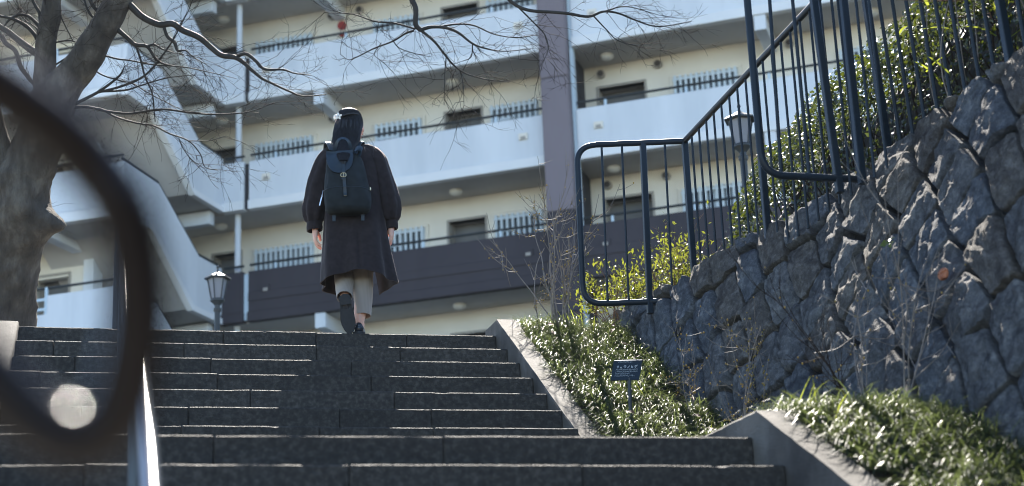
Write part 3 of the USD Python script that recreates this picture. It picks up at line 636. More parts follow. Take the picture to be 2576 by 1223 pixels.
def shoot_shrub(name, label, cat, base, spread, height, nstem, rg, stemmat, r0, kids=3, bend=.15, leafmat_=None, leafn=0, leafsize=.03, zlo=.35, budn=0, lean=(0, 0), group=None, dens=1.):
    t = Thing(name, label, cat, base, group); st_, ends = [], []
    for i in range(nstem):
        b0 = A(base)+A([rg.normal(0, .035), rg.normal(0, .035), -.03]); d = A([rg.normal(0, spread)+lean[0], rg.normal(0, spread)+lean[1], 1.]); h = height*rg.uniform(.6, 1.0)
        p = [b0]
        for s in range(5):
            d = d+rg.normal(0, bend, 3)*A([1, 1, .3]); d[2] = max(d[2], .4); p.append(p[-1]+unit(d)*h/5)
        q = smoothline(p, 4); st_.append(tube(q, np.linspace(r0, r0*.28, len(q)), 5, False)); ends.append(q[len(q)//2:])
        for k in range(kids):
            j = rg.integers(len(q)//4, len(q)-2); dd = unit(unit(d)*.8+rg.normal(0, .6, 3)); l = h*rg.uniform(.15, .38)
            qq = smoothline([q[j], q[j]+dd*l*.5, q[j]+dd*l+A([0, 0, l*.25])+rg.normal(0, .02, 3)], 4); st_.append(tube(qq, np.linspace(r0*.5, r0*.2, len(qq)), 4, False)); ends.append(qq)
            for m in range(3):
                j2 = rg.integers(2, len(qq)); dd2 = unit(dd+rg.normal(0, .7, 3)); l2 = l*rg.uniform(.2, .5)
                q3 = A([qq[j2-1], qq[j2-1]+dd2*l2*.5, qq[j2-1]+dd2*l2+A([0, 0, .1*l2])]); st_.append(tube(q3, [r0*.32, r0*.25, r0*.15], 4, False)); ends.append(q3)
    t.add('stems', st_, stemmat, kind='stuff')
    pts = np.vstack(ends)
    if leafn:
        pts2 = pts[pts[:, 2] > base[2]+zlo*height]
        c = pts2[rg.integers(0, len(pts2), leafn)]+rg.normal(0, .018*dens, (leafn, 3))
        nn = rg.normal(0, 1, (leafn, 3))+A([0, 0, .7]); t.add('leaves', leaves(c, rg.uniform(.7, 1.25, leafn)*leafsize, nn, rg, .42, up=A([0, 0, .8])), leafmat_, kind='stuff')
    if budn:
        c = pts[rg.integers(0, len(pts), budn)]; bs = []
        for q in c:
            s = trimesh.creation.icosphere(1, rg.uniform(.0028, .0048)); s.apply_scale((1, 1, 1.35)); s.apply_translation(q+rg.normal(0, .006, 3)); bs.append(vf(s))
        t.add('buds', bs, 'bud', kind='stuff')
    return t
for i, (bx, by, h, ns, ln) in enumerate(((3.42, 10.45, .60, 22, 1150), (3.78, 10.35, .86, 24, 1450), (4.05, 10.1, .62, 12, 500))):
    shoot_shrub('azalea_bush', ['low yellow green azalea bush behind the wing of the fence, its left mass', 'taller yellow green azalea bush behind the middle posts of the fence wing', 'small yellow green azalea behind the first bars of the fence run'][i], 'bush', (bx, by, 2.66), .38, h, ns, np.random.default_rng(40+i), 'twig_rust', .0042, 4, .16, 'azalea_leaf', ln, .034, .38, dens=1.5)
shoot_shrub('bare_shrub', 'tall bare grey shrub with yellow buds left of the fence wing', 'shrub', (2.93, 10.25, 2.70), .20, 1.02, 12, np.random.default_rng(52), 'twig_pale', .0058, 5, .14, budn=260, lean=(-.04, 0))
for i, (px, py, h, ns, lx, lab, bn) in enumerate(((1862, 1060, .98, 4, .02, 'thin leafless shrub with tiny yellow buds in front of the wall, beside the sign bed', 190), (1740, 1010, .62, 3, -.1, 'short sparse leafless shrub against the wall just right of the sign', 70),
                                       (2170, 1010, .92, 3, -.22, 'leaning bare brown stem before the wall above the lower kerb', 12), (2210, 1000, 1.02, 3, -.02, 'slim upright bare shrub before the wall above the lower kerb', 14), (2275, 1000, 1.08, 3, .06, 'tallest pale bare shrub before the stone wall at right', 16))):
    q = on(px, py, A([3.24, 0, 0]), A([1., 0, 0])); q[2] = zbed(q[1])-.02
    shoot_shrub('leafless_shrub', lab, 'shrub', q, .10, h, ns, np.random.default_rng(60+i), 'twig_pale' if i != 2 else 'twig', .0042, 6, .13, budn=int(bn*1.3), lean=(lx, 0), group='leafless shrubs along the wall')
# dry brushwood and bamboo grass over the hedge's right end
br = np.random.default_rng(77); bt = []
for i in range(170):
    p0 = A([br.uniform(4.25, 4.9), br.uniform(5.2, 7.0), 3.5]); d = unit(br.normal(0, .5, 3)+A([-.15, 0, .8])); bt.append(tube([p0, p0+d*.25+br.normal(0, .03, 3), p0+d*br.uniform(.4, .7)+br.normal(0, .06, 3)], [.004, .003, .0015], 4, False))
hed.add('dry_twigs', bt, 'twig_rust', kind='stuff')
bl = Thing('bamboo_grass', 'bright green and straw bamboo grass leaves behind the bars at the top right', 'plant', (4.0, 6.6, 2.75))
for i in range(26):
    c = A([br.uniform(3.92, 4.06), br.uniform(6.0, 7.1), br.uniform(3.05, 3.75)]); v, f = blades(c[None], A([br.uniform(.14, .24)]), A([br.uniform(.014, .02)]), A([br.uniform(.1, 1.2)]), A([br.uniform(.2, 1.)]), br); bl.add('leaf', (v, f), 'tall_blade')
for i in range(5):
    c = A([br.uniform(3.95, 4.05), br.uniform(6.1, 7.0), 2.75]); bl.add('stem', tube(smoothline([c, c+A([0, 0, .4])+br.normal(0, .03, 3), c+A([0, 0, .85])+br.normal(0, .06, 3)], 4), .003, 5), 'twig_pale')
# leaf litter
lr = np.random.default_rng(5); litter = []
for i in range(16):
    yq = lr.uniform(7.3, 10.2); xq = lr.uniform(2.75, 3.25); c = A([[xq, yq, float(zbed(yq))+.12]])
    v, f = leaves(c, A([lr.uniform(.05, .08)]), A([[lr.normal(0, .4), -.6, 1.]]), lr, .5); litter.append((v, f))
single('leaf_litter', litter, 'dead_leaf', 'scattered curled brown dead leaves on the mondo grass', 'leaves', kind='stuff')
for nm, px, py in (('clay_patch', 2373, 690),):
    q = on(px, py, A([3.50, 0, 0]), A([1., 0, 0])); s = trimesh.creation.icosphere(2, .03); v = np.array(s.vertices)*A([.6, 1.2, .9]); v += (meshkit.fbm(v*60, 3)-.5)[:, None]*.02
    single(nm, (v+q, np.array(s.faces)), 'rust_clay', 'rust red lump of clay lodged in a joint of the stone wall', 'clay')
q = on(2238, 610, A([3.53, 0, 0]), A([1., 0, 0])); fl = Thing('wall_sprout', 'two small green leaves sprouting from a joint near the top of the wall', 'plant', q)
for k in range(3): fl.add('leaf', leaves((q+lr.normal(0, .02, 3))[None], A([.055]), A([[-.8, -.3, .3]])+lr.normal(0, .3, (1, 3)), lr, .7), 'tall_blade')

# ------------------------------------------------------------------ street lamps
def lamp(px, pytop, d, label, H):
    top = P(px, pytop, d); bx, by = top[:2]; s = H/.62; zt = top[2]
    t = Thing('street_lamp', label, 'street lamp', (bx, by, TOPZ if d > 18 else 2.66), 'old style lantern lamps')
    def lat(prof, n=6, rot=0.):
        ang = np.arange(n)*2*np.pi/n+rot
        return loft([np.stack([bx+r*s*np.cos(ang), by+r*s*np.sin(ang), np.full(n, zt-h*s)], 1) for r, h in prof])
    t.add('finial', lat([(.004, 0), (.016, .012), (.020, .03), (.008, .048), (.012, .06), (.020, .085)], 12), 'lamp_metal', smooth=40)
    t.add('roof', lat([(.022, .085), (.075, .12), (.165, .165), (.172, .172), (.172, .186), (.15, .188)], 6), 'lamp_metal')
    g = t.add('glass', lat([(.122, .19), (.118, .20), (.075, .44), (.07, .445)], 6), 'frosted_glass')
    for k in range(6):
        a = k*np.pi/3; t.add('glazing_bar', tube([(bx+.128*s*math.cos(a), by+.128*s*math.sin(a), zt-.187*s), (bx+.078*s*math.cos(a), by+.078*s*math.sin(a), zt-.45*s)], .009*s, 6), 'lamp_metal')
    t.add('cage_base', lat([(.082, .445), (.092, .455), (.092, .475), (.06, .50), (.035, .53), (.035, .56), (.05, .57), (.05, .60), (.04, .62)], 12), 'lamp_metal', smooth=30)
    t.add('lamp_pole', tube([(bx, by, zt-.62*s), (bx, by, zt-1.2*s), (bx, by, TOPZ if d > 18 else 2.66)], [.036*s, .04*s, .05*s], 14), 'lamp_metal', smooth=40)
lamp(548, 668, 20., 'small old style lantern lamp left of the walking person by the stair tower', .58)
lamp(1858, 262, 15.5, 'old style lantern lamp seen through the fence bars before the hedge', .56)

# ------------------------------------------------------------------ plant sign
d0 = 8.98
pl = on(1580, 1034, A([2.83, 0, 0]), A([1., 0, 0])); gz = float(zbed(pl[1]))
sn = Thing('plant_sign', 'small dark blue plant name sign with white Japanese lettering on a stake', 'sign', (pl[0], pl[1], gz))
dpl = float(np.dot(pl, fwd))
cBL, cBR, cTL, cTR = P(1535.5, 957, dpl-.02), P(1608, 955, dpl-.02), P(1544, 908, dpl+.03), P(1617.5, 905, dpl+.03)
ax = unit(cBR-cBL); ay0 = (cTL-cBL); Wd = np.linalg.norm(cBR-cBL); Ht = np.linalg.norm(ay0); ay = ay0/Ht; az = unit(np.cross(ax, ay))
fr = (cBL, ax, ay, az)
v, f = extrude(Polygon([(0, 0), (Wd, 0), (Wd, Ht), (0, Ht)]), fr, -.010, 0); sn.add('board', (v, f), 'sign_blue')
sn.add('top_bevel', extrude(Polygon([(.002, -.004), (Wd-.002, -.004), (Wd-.002, .008), (.002, .008)]), (cTL+az*.0005, ax, unit(-az*.75+ay*.65), unit(az*.65+ay*.75)), -.002, .001), 'sign_edge')
stake_top = P(1582, 957, dpl-.03); sn.add('stake', tube([stake_top+ay*.02-az*.016, A([stake_top[0]-.0, stake_top[1]+.02, gz-.1])], .0105, 10), 'lamp_metal', smooth=40)
KATA = {'リ': [[(.3, .9), (.3, .4)], [(.72, .92), (.72, .5), (.6, .2), (.38, .02)]], 'ュ': [[(.22, .52), (.66, .52), (.60, .08)], [(.08, .08), (.92, .08)]],
        'ウ': [[(.5, 1.), (.5, .8)], [(.14, .5), (.14, .8), (.86, .8), (.8, .45), (.62, .15), (.38, .0)]], 'ノ': [[(.78, .92), (.62, .45), (.2, .03)]],
        'ヒ': [[(.24, .92), (.24, .18), (.34, .07), (.86, .07)], [(.24, .5), (.82, .64)]], 'ゲ': [[(.3, .95), (.08, .52)], [(.24, .70), (.92, .70)], [(.62, .70), (.56, .32), (.32, .02)], [(.80, 1.02), (.86, .86)], [(.95, 1.05), (1.0, .90)]]}
def strokes(ls, ox, oy, s, w):
    return [extrude(LineString([(ox+a*s, oy+b*s) for a, b in l]).buffer(w, cap_style='flat'), fr, .0004, .0012) for l in ls]
cw = Wd*.118
for i, ch in enumerate('リュウノヒゲ'):
    s = cw*.82*(.72 if ch == 'ュ' else 1); sn.add('lettering', strokes(KATA[ch], Wd*.13+i*cw*1.06, Ht*.615, s, .0011), 'sign_ink')
sr = np.random.default_rng(9); rows = []
for r_i, (y_, w_) in enumerate(((.88, .55), (.50, .76), (.395, .76), (.29, .48), (.175, .66))):
    x_ = .12 if r_i else .16
    while x_ < .12+w_:
        c_ = .026 if r_i else .018
        for q_ in range(3):
            xa, ya = (x_+sr.uniform(0, c_*.7))*Wd, (y_+sr.uniform(0, .05))*Ht
            dx, dy = ((c_*.7*Wd, 0), (0, .045*Ht))[sr.integers(2)]
            rows.append(extrude(LineString([(xa, ya), (xa+dx, ya+dy)]).buffer(.00028, cap_style='flat'), fr, .0004, .0008))
        x_ += c_*1.15
sn.add('small_print', rows, 'sign_ink', kind='stuff')
# ------------------------------------------------------------------ big bare tree at the left
TD = 11.7
tr = np.random.default_rng(31)
def T(pts, d=TD, zig=0):
    return A([P(x, y, (dd[0] if dd else d)) for x, y, *dd in pts])
def Z(pts): return [(a*.2552, b*.2552) for a, b in pts]             # measured on three enlargements
def Z2(pts): return [(511.4+a*.3584, b*.3584) for a, b in pts]
def Z3(pts): return [(255.7+a*.2986, 255.7+b*.2986) for a, b in pts]
def Z5(pts): return [(1388+a*.418, b*.418) for a, b in pts]
px = TD/F
tree = Thing('bare_tree', 'big leafless tree with a thick forked trunk and a burl at the left edge', 'tree', P(20, 860, TD)*A([1, 1, 0])+A([0, 0, TOPZ-.3]))
def limb(pts, r, sides=9, name='branch', m='bark_dark', wob=.0, d=TD, steps=5, bumps=(), nz=.0):
    pts3 = smoothline(T(pts, d), steps); rr = np.interp(np.linspace(0, 1, len(pts3)), np.linspace(0, 1, len(r)), r)*px
    v, f = tube(pts3, rr, sides)
    if nz:
        k = len(pts3); cc = np.repeat(pts3, sides, 0); cc = np.vstack([cc, pts3[:1], pts3[-1:]]); dd = v-cc
        g = 1+nz*2*(meshkit.fbm(v*5.5, 4, 3)-.5)+nz*.6*(meshkit.fbm(v*22, 3, 5)-.5)
        for bc, s_, a_ in bumps: g = g+a_*np.exp(-((v-bc)**2).sum(1)/s_**2)
        v = cc+dd*g[:, None]
    tree.add(name, (v, f), m, smooth=50); return pts3
bumps = [(P(104, 555, TD-.05), .085, .75), (P(90, 600, TD-.1), .12, .25), (P(55, 520, TD-.16), .1, .25)]
trunk = limb([(10, 905), (12, 840), (18, 740), (24, 650), (36, 560), (52, 470), (78, 400), (108, 330), (124, 285), (138, 245), (165, 205)], [84, 76, 70, 72, 80, 76, 64, 58, 56, 58, 44], 48, 'trunk', 'bark', steps=7, bumps=bumps, nz=.20)
L1 = limb([(132, 290), (116, 230), (114, 170), (117, 100), (128, 40), (134, -40), (150, -160), (170, -300)], [40, 32, 27, 25, 24, 22, 19, 14], 24, 'limb', 'bark', nz=.14)
R1 = limb([(140, 285), (160, 220), (205, 165), (240, 105), (272, 50), (298, 0), (330, -70), (380, -190), (430, -300)], [46, 46, 42, 38, 35, 32, 29, 24, 17], 28, 'limb', 'bark', nz=.12)
L2 = limb([(48, 480), (8, 420), (-10, 360), (-28, 290), (-60, 180), (-80, 60)], [58, 44, 36, 32, 28, 24], 24, 'limb', 'bark', nz=.16)
main = []
def br_(pts, r, **k): main.append(limb(pts, r, **k))
# limbs that pass above the picture and carry the hanging boughs
br_([(380, -190), (560, -230), (760, -210), (940, -140), (1030, -60)], [16, 14, 12, 9, 7.5])
br_([(760, -210), (960, -260), (1120, -170), (1230, -60), (1268, -12)], [11, 10, 8, 6, 4.5])
br_(Z([(1225, 20), (1290, 62), (1380, 150), (1470, 205), (1580, 245), (1700, 235), (1800, 300), (1960, 370), (2080, 470), (2180, 545), (2310, 565), (2390, 610), (2480, 690), (2576, 770)])+Z2([(470, 580), (600, 640), (700, 675), (860, 665)]), [9.5, 9, 8.5, 8, 8, 7.5, 7, 6.5, 5, 3.8, 3, 2.2, 1.4])
br_(Z2([(235, 395), (300, 378), (370, 430), (430, 485), (560, 490), (640, 515), (752, 528)]), [5, 4.5, 4, 3, 2, 1.3])
br_(Z([(1150, 290), (1190, 320), (1260, 380), (1330, 440), (1450, 460), (1520, 560), (1600, 625), (1750, 660)]), [7, 6, 5.5, 5, 4, 2.6, 1.6])
br_(Z([(1450, 460), (1520, 440), (1590, 480), (1700, 520)]), [3.5, 3, 2.2, 1.3])
br_(Z([(1335, 440), (1390, 600), (1430, 760), (1500, 920), (1520, 1100), (1530, 1202)]), [3, 2.6, 2.2, 1.6, 1.2])
br_(Z([(1610, 250), (1650, 360), (1720, 420), (1750, 500), (1830, 500), (1900, 560), (2040, 640)]), [4, 4.5, 4.8, 3.2, 2.2, 1.4, 1])
br_(Z([(690, 1050), (760, 1015), (850, 970), (980, 900), (1130, 790), (1190, 730), (1230, 650)]), [5, 4.4, 4, 3.4, 2.4, 1.6])
br_(Z([(970, 910), (1200, 850), (1420, 750), (1560, 600), (1690, 420), (1780, 250), (1850, 120), (1900, 0)]), [3.4, 3, 2.8, 2.3, 1.8, 1.2, .9])
br_(Z([(970, 905), (1230, 890), (1400, 840), (1640, 770), (1900, 740)]), [2.8, 2.5, 2.1, 1.6, .9])
br_(Z([(700, 1065), (790, 1055), (900, 1062)])+Z3([(60, 85), (250, 100), (500, 65), (720, 90), (870, 105), (1040, 105), (1250, 85), (1450, 10)]), [4.5, 3.8, 3.3, 3, 2.6, 2.2, 1.7, 1.1])
br_(Z3([(-30, 60), (20, 75), (120, 130), (290, 180), (440, 205), (570, 270), (730, 330), (830, 440), (870, 550), (980, 580)]), [3, 2.7, 2.4, 2.2, 2, 1.6, 1.2, .8])
br_(Z3([(730, 330), (900, 330), (1050, 290)]), [1.3, 1, .7]); br_(Z3([(650, 310), (690, 400), (760, 490), (860, 560)]), [1.4, 1.2, 1, .7])
br_(Z([(1000, 540), (1150, 580), (1300, 600), (1520, 640), (1800, 660), (2050, 710), (2330, 775)]), [2.5, 2.3, 2, 1.8, 1.5, 1.1, .7])
br_(Z([(900, 670), (1020, 745), (1200, 800), (1300, 820), (1450, 910), (1700, 1040), (1850, 1110)]), [2.2, 2, 1.8, 1.6, 1.3, 1, .7])
br_(Z([(380, 530), (320, 500), (250, 450), (150, 370), (60, 300), (-40, 240)]), [12, 9.5, 9, 8, 7.5, 7])
br_(Z([(375, 395), (330, 330), (250, 250), (120, 185), (0, 160), (-80, 150)]), [6, 5, 4.8, 4.2, 3.6, 3])
br_(Z([(390, 260), (330, 200), (280, 160), (200, 145), (100, 190), (40, 260)]), [5, 4.2, 4, 3.6, 3, 2.2])
br_(Z([(430, 260), (400, 200), (390, 130), (350, 60), (320, 0), (290, -80)]), [6, 5, 4.6, 4, 3.6, 3])
br_(Z([(420, 850), (330, 820), (260, 740), (200, 650), (150, 500), (60, 430), (10, 350), (-60, 320)]), [4, 5, 5.5, 6, 6, 6.5, 6, 5])
br_(Z([(1060, 180), (980, 120), (920, 60), (880, -20), (860, -120)]), [6, 5.5, 5, 4.5, 4]); br_(Z([(960, 200), (880, 130), (830, 0)]), [3.5, 3, 2.2])
br_(Z([(465, 690), (640, 580), (800, 460), (900, 290), (1010, 120), (1090, -40)]), [2.6, 2.4, 2.1, 1.7, 1.3, .9]); br_(Z([(460, 690), (400, 540), (370, 300), (250, 200), (100, 30)]), [2.4, 2, 1.7, 1.2, .8])
br_(Z([(590, 140), (650, 270), (710, 385)]), [2, 1.6, 1]); br_(Z([(540, 420), (680, 400), (800, 430)]), [2.2, 1.9, 1.2])
br_([(1030, -60)]+Z2([(1450, -40), (1490, 60), (1490, 170), (1530, 215)]), [7.5, 7.2, 6.8, 6.4, 6])
br_(Z2([(1520, 212), (1600, 190), (1700, 195), (1790, 230), (1880, 300), (1960, 335), (2100, 360), (2300, 345)]), [5, 4.6, 4, 3.4, 2.8, 2.2, 1.5, .8])
br_(Z2([(1620, 195), (1780, 170), (1900, 180), (2040, 240), (2200, 265), (2340, 245)]), [2.8, 2.4, 2, 1.6, 1.2, .7])
br_(Z2([(1490, 205), (1350, 165), (1200, 150), (1050, 100), (850, 90)]), [2.6, 2.2, 1.9, 1.5, .8]); br_(Z2([(1480, 215), (1420, 235), (1330, 290), (1200, 340), (1080, 400), (1020, 420), (960, 380)]), [3, 2.6, 2.2, 1.8, 1.4, 1, .7])
br_(Z2([(1530, 215), (1620, 290), (1700, 390), (1760, 460), (1850, 520), (2000, 560), (2150, 575)]), [3.8, 3.3, 2.8, 2.3, 1.8, 1.3, .8])
br_(Z2([(1705, 400), (1695, 520), (1690, 740)]), [1.6, 1.2, .6]); br_(Z2([(1800, 490), (1825, 600), (1830, 740)]), [1.5, 1.1, .6]); br_(Z2([(1890, 310), (1880, 400), (1820, 430)]), [1.7, 1.3, .8])
br_(Z2([(1330, 285), (1380, 340), (1500, 380), (1600, 400)]), [1.5, 1.2, 1, .6]); br_(Z2([(1250, 300), (1200, 380), (1240, 420)]), [1.2, 1, .6])
br_([(1268, -12)]+Z2([(2200, 40), (2300, 75), (2446, 85)])+Z5([(100, 82), (220, 100), (310, 70), (400, 80), (500, 120), (640, 160), (840, 130)]), [4.6, 4.4, 4.2, 4, 3.6, 3, 2.4, 1.8, 1])
br_(Z5([(250, 95), (330, 180), (400, 245), (530, 280)]), [2, 1.6, 1.2, .7]); br_(Z5([(310, 70), (450, 40), (640, 90)]), [1.8, 1.4, .7]); br_(Z2([(2200, 40), (2330, 170), (2400, 250), (2420, 350), (2380, 440)]), [2.2, 1.8, 1.5, 1.1, .6])
# fine twigs: several separate sprays, one for each bough
def spray(line, n, rg, lmax=.55, bias=(.3, 0, -.1), r=.0021):
    out = []
    for i in range(n):
        j = rg.integers(len(line)//5, len(line)); o = line[j]; tan = unit(line[min(j+1, len(line)-1)]-line[max(j-1, 0)])
        d = unit(tan*.9+rg.normal(0, .62, 3)+A(bias)*.5); l = rg.uniform(.15, lmax); p = [o]; k = 6
        for s in range(k): d = unit(d+rg.normal(0, .17, 3)+A([0, 0, -.015])); p.append(p[-1]+d*l/k)
        out.append(tube(p, np.linspace(r, r*.4, len(p)), 3, False))
        for m in range(rg.integers(2, 5)):
            jj = rg.integers(1, k); d2 = unit(d+rg.normal(0, .6, 3)); l2 = l*rg.uniform(.25, .55); q = [p[jj]]
            for s in range(4): d2 = unit(d2+rg.normal(0, .15, 3)); q.append(q[-1]+d2*l2/4)
            out.append(tube(q, np.linspace(r*.65, r*.3, 5), 3, False))
            for m2 in range(2):
                d3 = unit(d2+rg.normal(0, .6, 3)); o3 = q[rg.integers(1, 4)]; out.append(tube([o3, o3+d3*l2*.22, o3+d3*l2*.42+rg.normal(0, .008, 3)], [r*.5, r*.4, r*.25], 3, False))
    return out
for ln in main[2:]:
    L = np.linalg.norm(np.diff(ln, axis=0), axis=1).sum(); tree.add('twig_spray', spray(ln, int(4+L*9), tr), 'twig', kind='stuff')
tree.add('twig_spray', spray(trunk[10:40], 10, tr, .5), 'twig', kind='stuff')
# ------------------------------------------------------------------ the walking person (x right, y ahead, z up, from the standing foot)
FO = A([1.615, 10.42, TOPZ]); HA = .17
fx, fy = A([math.cos(HA), -math.sin(HA), 0]), A([math.sin(HA), math.cos(HA), 0])
def Wp(v): v = np.atleast_2d(np.asarray(v, float)); return FO+v[:, :1]*fx+v[:, 1:2]*fy+v[:, 2:]*A([0, 0, 1.])
def toP(m): return tf(m, Wp)
per = Thing('person', 'person in a long dark coat and cropped grey trousers walking up, seen from behind, long black hair half up with a flower clip', 'person', FO)
per.x.GetPrim().SetCustomDataByKey('label', 'person in long dark coat and grey trousers walking away at the top of the stairs')
B_ = []
B_ += chain([((-.02, 0, .84), .12), ((-.02, .005, 1.0), .105), ((-.022, .0, 1.14), .115), ((-.026, .0, 1.25), .085), ((-.032, .0, 1.31), .052), ((-.04, .008, 1.39), .050)])
B_.append(hullball([((-.17, 0, 1.262), .05), ((.12, 0, 1.262), .05), ((-.02, 0, 1.15), .11)]))
B_ += chain([((-.175, 0, 1.26), .050), ((-.255, -.015, 1.01), .038), ((-.272, .015, .765), .025)])
B_ += chain([((.122, 0, 1.26), .050), ((.205, -.015, 1.01), .038), ((.226, .015, .765), .025)])
B_ += chain([((.05, 0, .80), .085), ((.035, .035, .44), .055), ((.032, .0, .30), .052), ((.006, -.012, .105), .034), ((.004, .0, .06), .036)])
B_ += chain([((-.09, 0, .80), .085), ((-.087, .10, .52), .052), ((-.086, .0, .37), .042), ((-.084, -.078, .245), .027), ((-.082, -.080, .215), .025)])
# head turned to the right
ch_, sh_ = math.cos(-.85), math.sin(-.85); HC = A([-.042, .012, 1.462])
def hd(x, y, z): return tuple(HC+A([x*ch_-y*sh_, x*sh_+y*ch_, z]))
B_.append(hullball([(hd(0, -.018, .02), .083), (hd(0, .022, .025), .076)]))
B_.append(hullball([(hd(0, .03, 0), .066), (hd(-.028, .045, -.06), .028), (hd(.028, .045, -.06), .028), (hd(0, .066, -.085), .020), (hd(0, -.01, -.03), .06)]))
B_.append(hullball([(hd(0, .092, .012), .006), (hd(0, .112, -.022), .008), (hd(-.009, .098, -.026), .007), (hd(.009, .098, -.026), .007)]))
for s_ in (-1, 1):
    B_.append(hullball([(hd(s_*.078, -.006, .012), .010), (hd(s_*.080, -.004, -.022), .007), (hd(s_*.082, -.016, .004), .009)]))
    B_.append(hullball([(hd(s_*.034, .078, .022), .014), (hd(s_*.05, .066, -.02), .018)]))
def hand(w, side):
    out = [hullball([(w, .021), (w+A([0, .012, -.035]), .019), (w+A([side*.002, .034, -.075]), .0125), (w+A([-side*.004, -.026, -.075]), .0125)])]
    for i, (yo, l) in enumerate(((.034, .9), (.014, 1.), (-.006, .94), (-.026, .76))):
        b = w+A([-side*.001*i, yo, -.076]); k1 = b+A([-side*.004, .004, -.030*l]); k2 = k1+A([-side*.013, .006, -.022*l]); k3 = k2+A([-side*.016, .004, -.010*l])
        out += chain([(b, .0095), (k1, .0088), (k2, .0080), (k3, .0072)])
    tb = w+A([-side*.010, .022, -.022]); t1 = tb+A([-side*.016, .024, -.022]); t2 = t1+A([-side*.006, .008, -.026]); out += chain([(tb, .013), (t1, .0105), (t2, .0088)])
    return out
B_ += hand(A([-.274, .0, .752]), -1)+hand(A([.226, .0, .752]), 1)
body = per.add('body', toP(soften(union(B_), .007, 8)), 'skin', smooth=True)
for s_ in (-1, 1):
    q = hd(s_*.031, .084, .016); b = trimesh.creation.icosphere(2, .0115); b.apply_translation(q); per.add('eye', toP(b), 'eye_white', smooth=True)
    q = hd(s_*.031, .0915, .016); b = trimesh.creation.icosphere(1, .0055); b.apply_translation(q); per.add('iris', toP(b), 'eye_dark', smooth=True)
per.add('lips', toP(soften(hullball([(hd(-.018, .089, -.052), .004), (hd(.018, .089, -.052), .004), (hd(0, .096, -.050), .006), (hd(0, .094, -.058), .006)]), .004, 3)), 'lip', smooth=True)
# coat: one open-fronted shell, thick cloth
cz = [(1.335, -.034, .066, .056, -.004), (1.318, -.033, .090, .064, 0), (1.295, -.030, .135, .078, 0), (1.262, -.027, .172, .094, 0), (1.20, -.025, .186, .108, -.004), (1.08, -.022, .190, .122, -.006), (.95, -.018, .193, .132, -.004), (.80, -.015, .203, .146, 0), (.62, -.010, .218, .168, .0), (.47, -.004, .232, .190, 0), (.36, 0, .243, .207, 0)]
cz = A(cz)[::-1]; NT = 120; zz = np.linspace(.36, 1.335, 46)
def coat_ring(z, off=0.):
    cx, a, b, cy = [np.interp(z, cz[:, 0], cz[:, i]) for i in range(1, 5)]
    g = np.interp(z, [.36, .70, 1.0, 1.34], [.60, .38, .08, .03]); th = np.linspace(np.pi/2+g, np.pi/2-g+2*np.pi, NT)
    low = np.clip((1.0-z)/.64, 0, 1)
    fold = .016*low*np.sin(5*th+.8+1.1*np.sin(z*4))+.010*low*np.sin(9*th+2+z*3)+.018*(meshkit.fbm(np.stack([np.cos(th)*2.2, np.sin(th)*2.2, 0*th+z*3.2], 1), 4)-.5)*(.35+.65*low)
    fold -= .012*np.exp(-((th-np.pi*1.53)/.035)**2)*np.clip((.70-z)/.05, 0, 1)
    ex = 2.3; cs, sn_ = np.cos(th), np.sin(th); r = (np.abs(cs)**ex+np.abs(sn_)**ex)**(-1/ex)
    zo = z+np.clip((.52-z)/.16, 0, 1)*(-.030*sn_-.004+.012*np.sin(3*th)) 
    return np.stack([cx+(a+off+fold)*r*cs, cy+(b+off+fold)*r*sn_, zo], 1)
outer = [coat_ring(z) for z in zz]; innr = [coat_ring(z, -.007) for z in zz]
# profile across each height: outer then inner reversed makes a closed band
rings = [np.vstack([o, i[::-1]]) for o, i in zip(outer, innr)]
cv, cf = loft(rings, True, (False, False)); n2 = 2*NT; ef = []
for base_ in (0, (len(zz)-1)*n2):
    for j in range(NT-1):
        a, b = base_+j, base_+j+1; c, d = base_+n2-1-j, base_+n2-2-j; ef += [[a, c, b], [b, c, d]]
coat = per.add('coat', toP((cv, np.vstack([cf, A(ef)]))), 'coat_wool', smooth=50)
def sleeve(side, secs):
    s = smoothline(secs, 6); R = []; th = np.linspace(0, 2*np.pi, 40, endpoint=False)
    for i, (x, y_, z, r, q) in enumerate(s):
        t = unit(s[min(i+1, len(s)-1)][:3]-s[max(i-1, 0)][:3]); u = unit(np.cross(t, [0, 1, 0])); w = np.cross(u, t)
        fo = 1+.16*q*(meshkit.fbm(np.stack([np.cos(th)*2, np.sin(th)*2, 0*th+i*.16+side], 1), 4)-.5)+.05*q*np.sin(7*th+i*.1)
        R.append(A([x, y_, z])+(np.cos(th)*r*fo)[:, None]*u+(np.sin(th)*r*fo)[:, None]*w)
    return loft(R, True, (True, True))
lsec = [(-.06, 0, 1.272, .055, .2), (-.13, 0, 1.262, .070, .5), (-.180, -.002, 1.215, .080, .9), (-.222, -.006, 1.13, .076, 1), (-.248, -.01, 1.03, .078, 1), (-.262, -.005, .94, .082, 1.2), (-.272, 0, .865, .081, 1.5), (-.277, .004, .815, .064, 1.8), (-.277, .006, .793, .052, 1.6), (-.277, .006, .785, .049, .4)]
rsec = [(-.0, 0, 1.272, .055, .2), (.075, 0, 1.262, .068, .5), (.124, -.002, 1.215, .077, .9), (.160, -.006, 1.13, .072, 1), (.184, -.01, 1.03, .076, 1), (.204, -.005, .94, .081, 1.2), (.218, 0, .865, .079, 1.5), (.226, .004, .815, .062, 1.8), (.228, .006, .793, .047, 1.6), (.228, .006, .785, .042, .4)]
per.add('sleeve', toP(sleeve(0, lsec)), 'coat_wool', smooth=60); per.add('sleeve', toP(sleeve(3, rsec)), 'coat_wool', smooth=60)
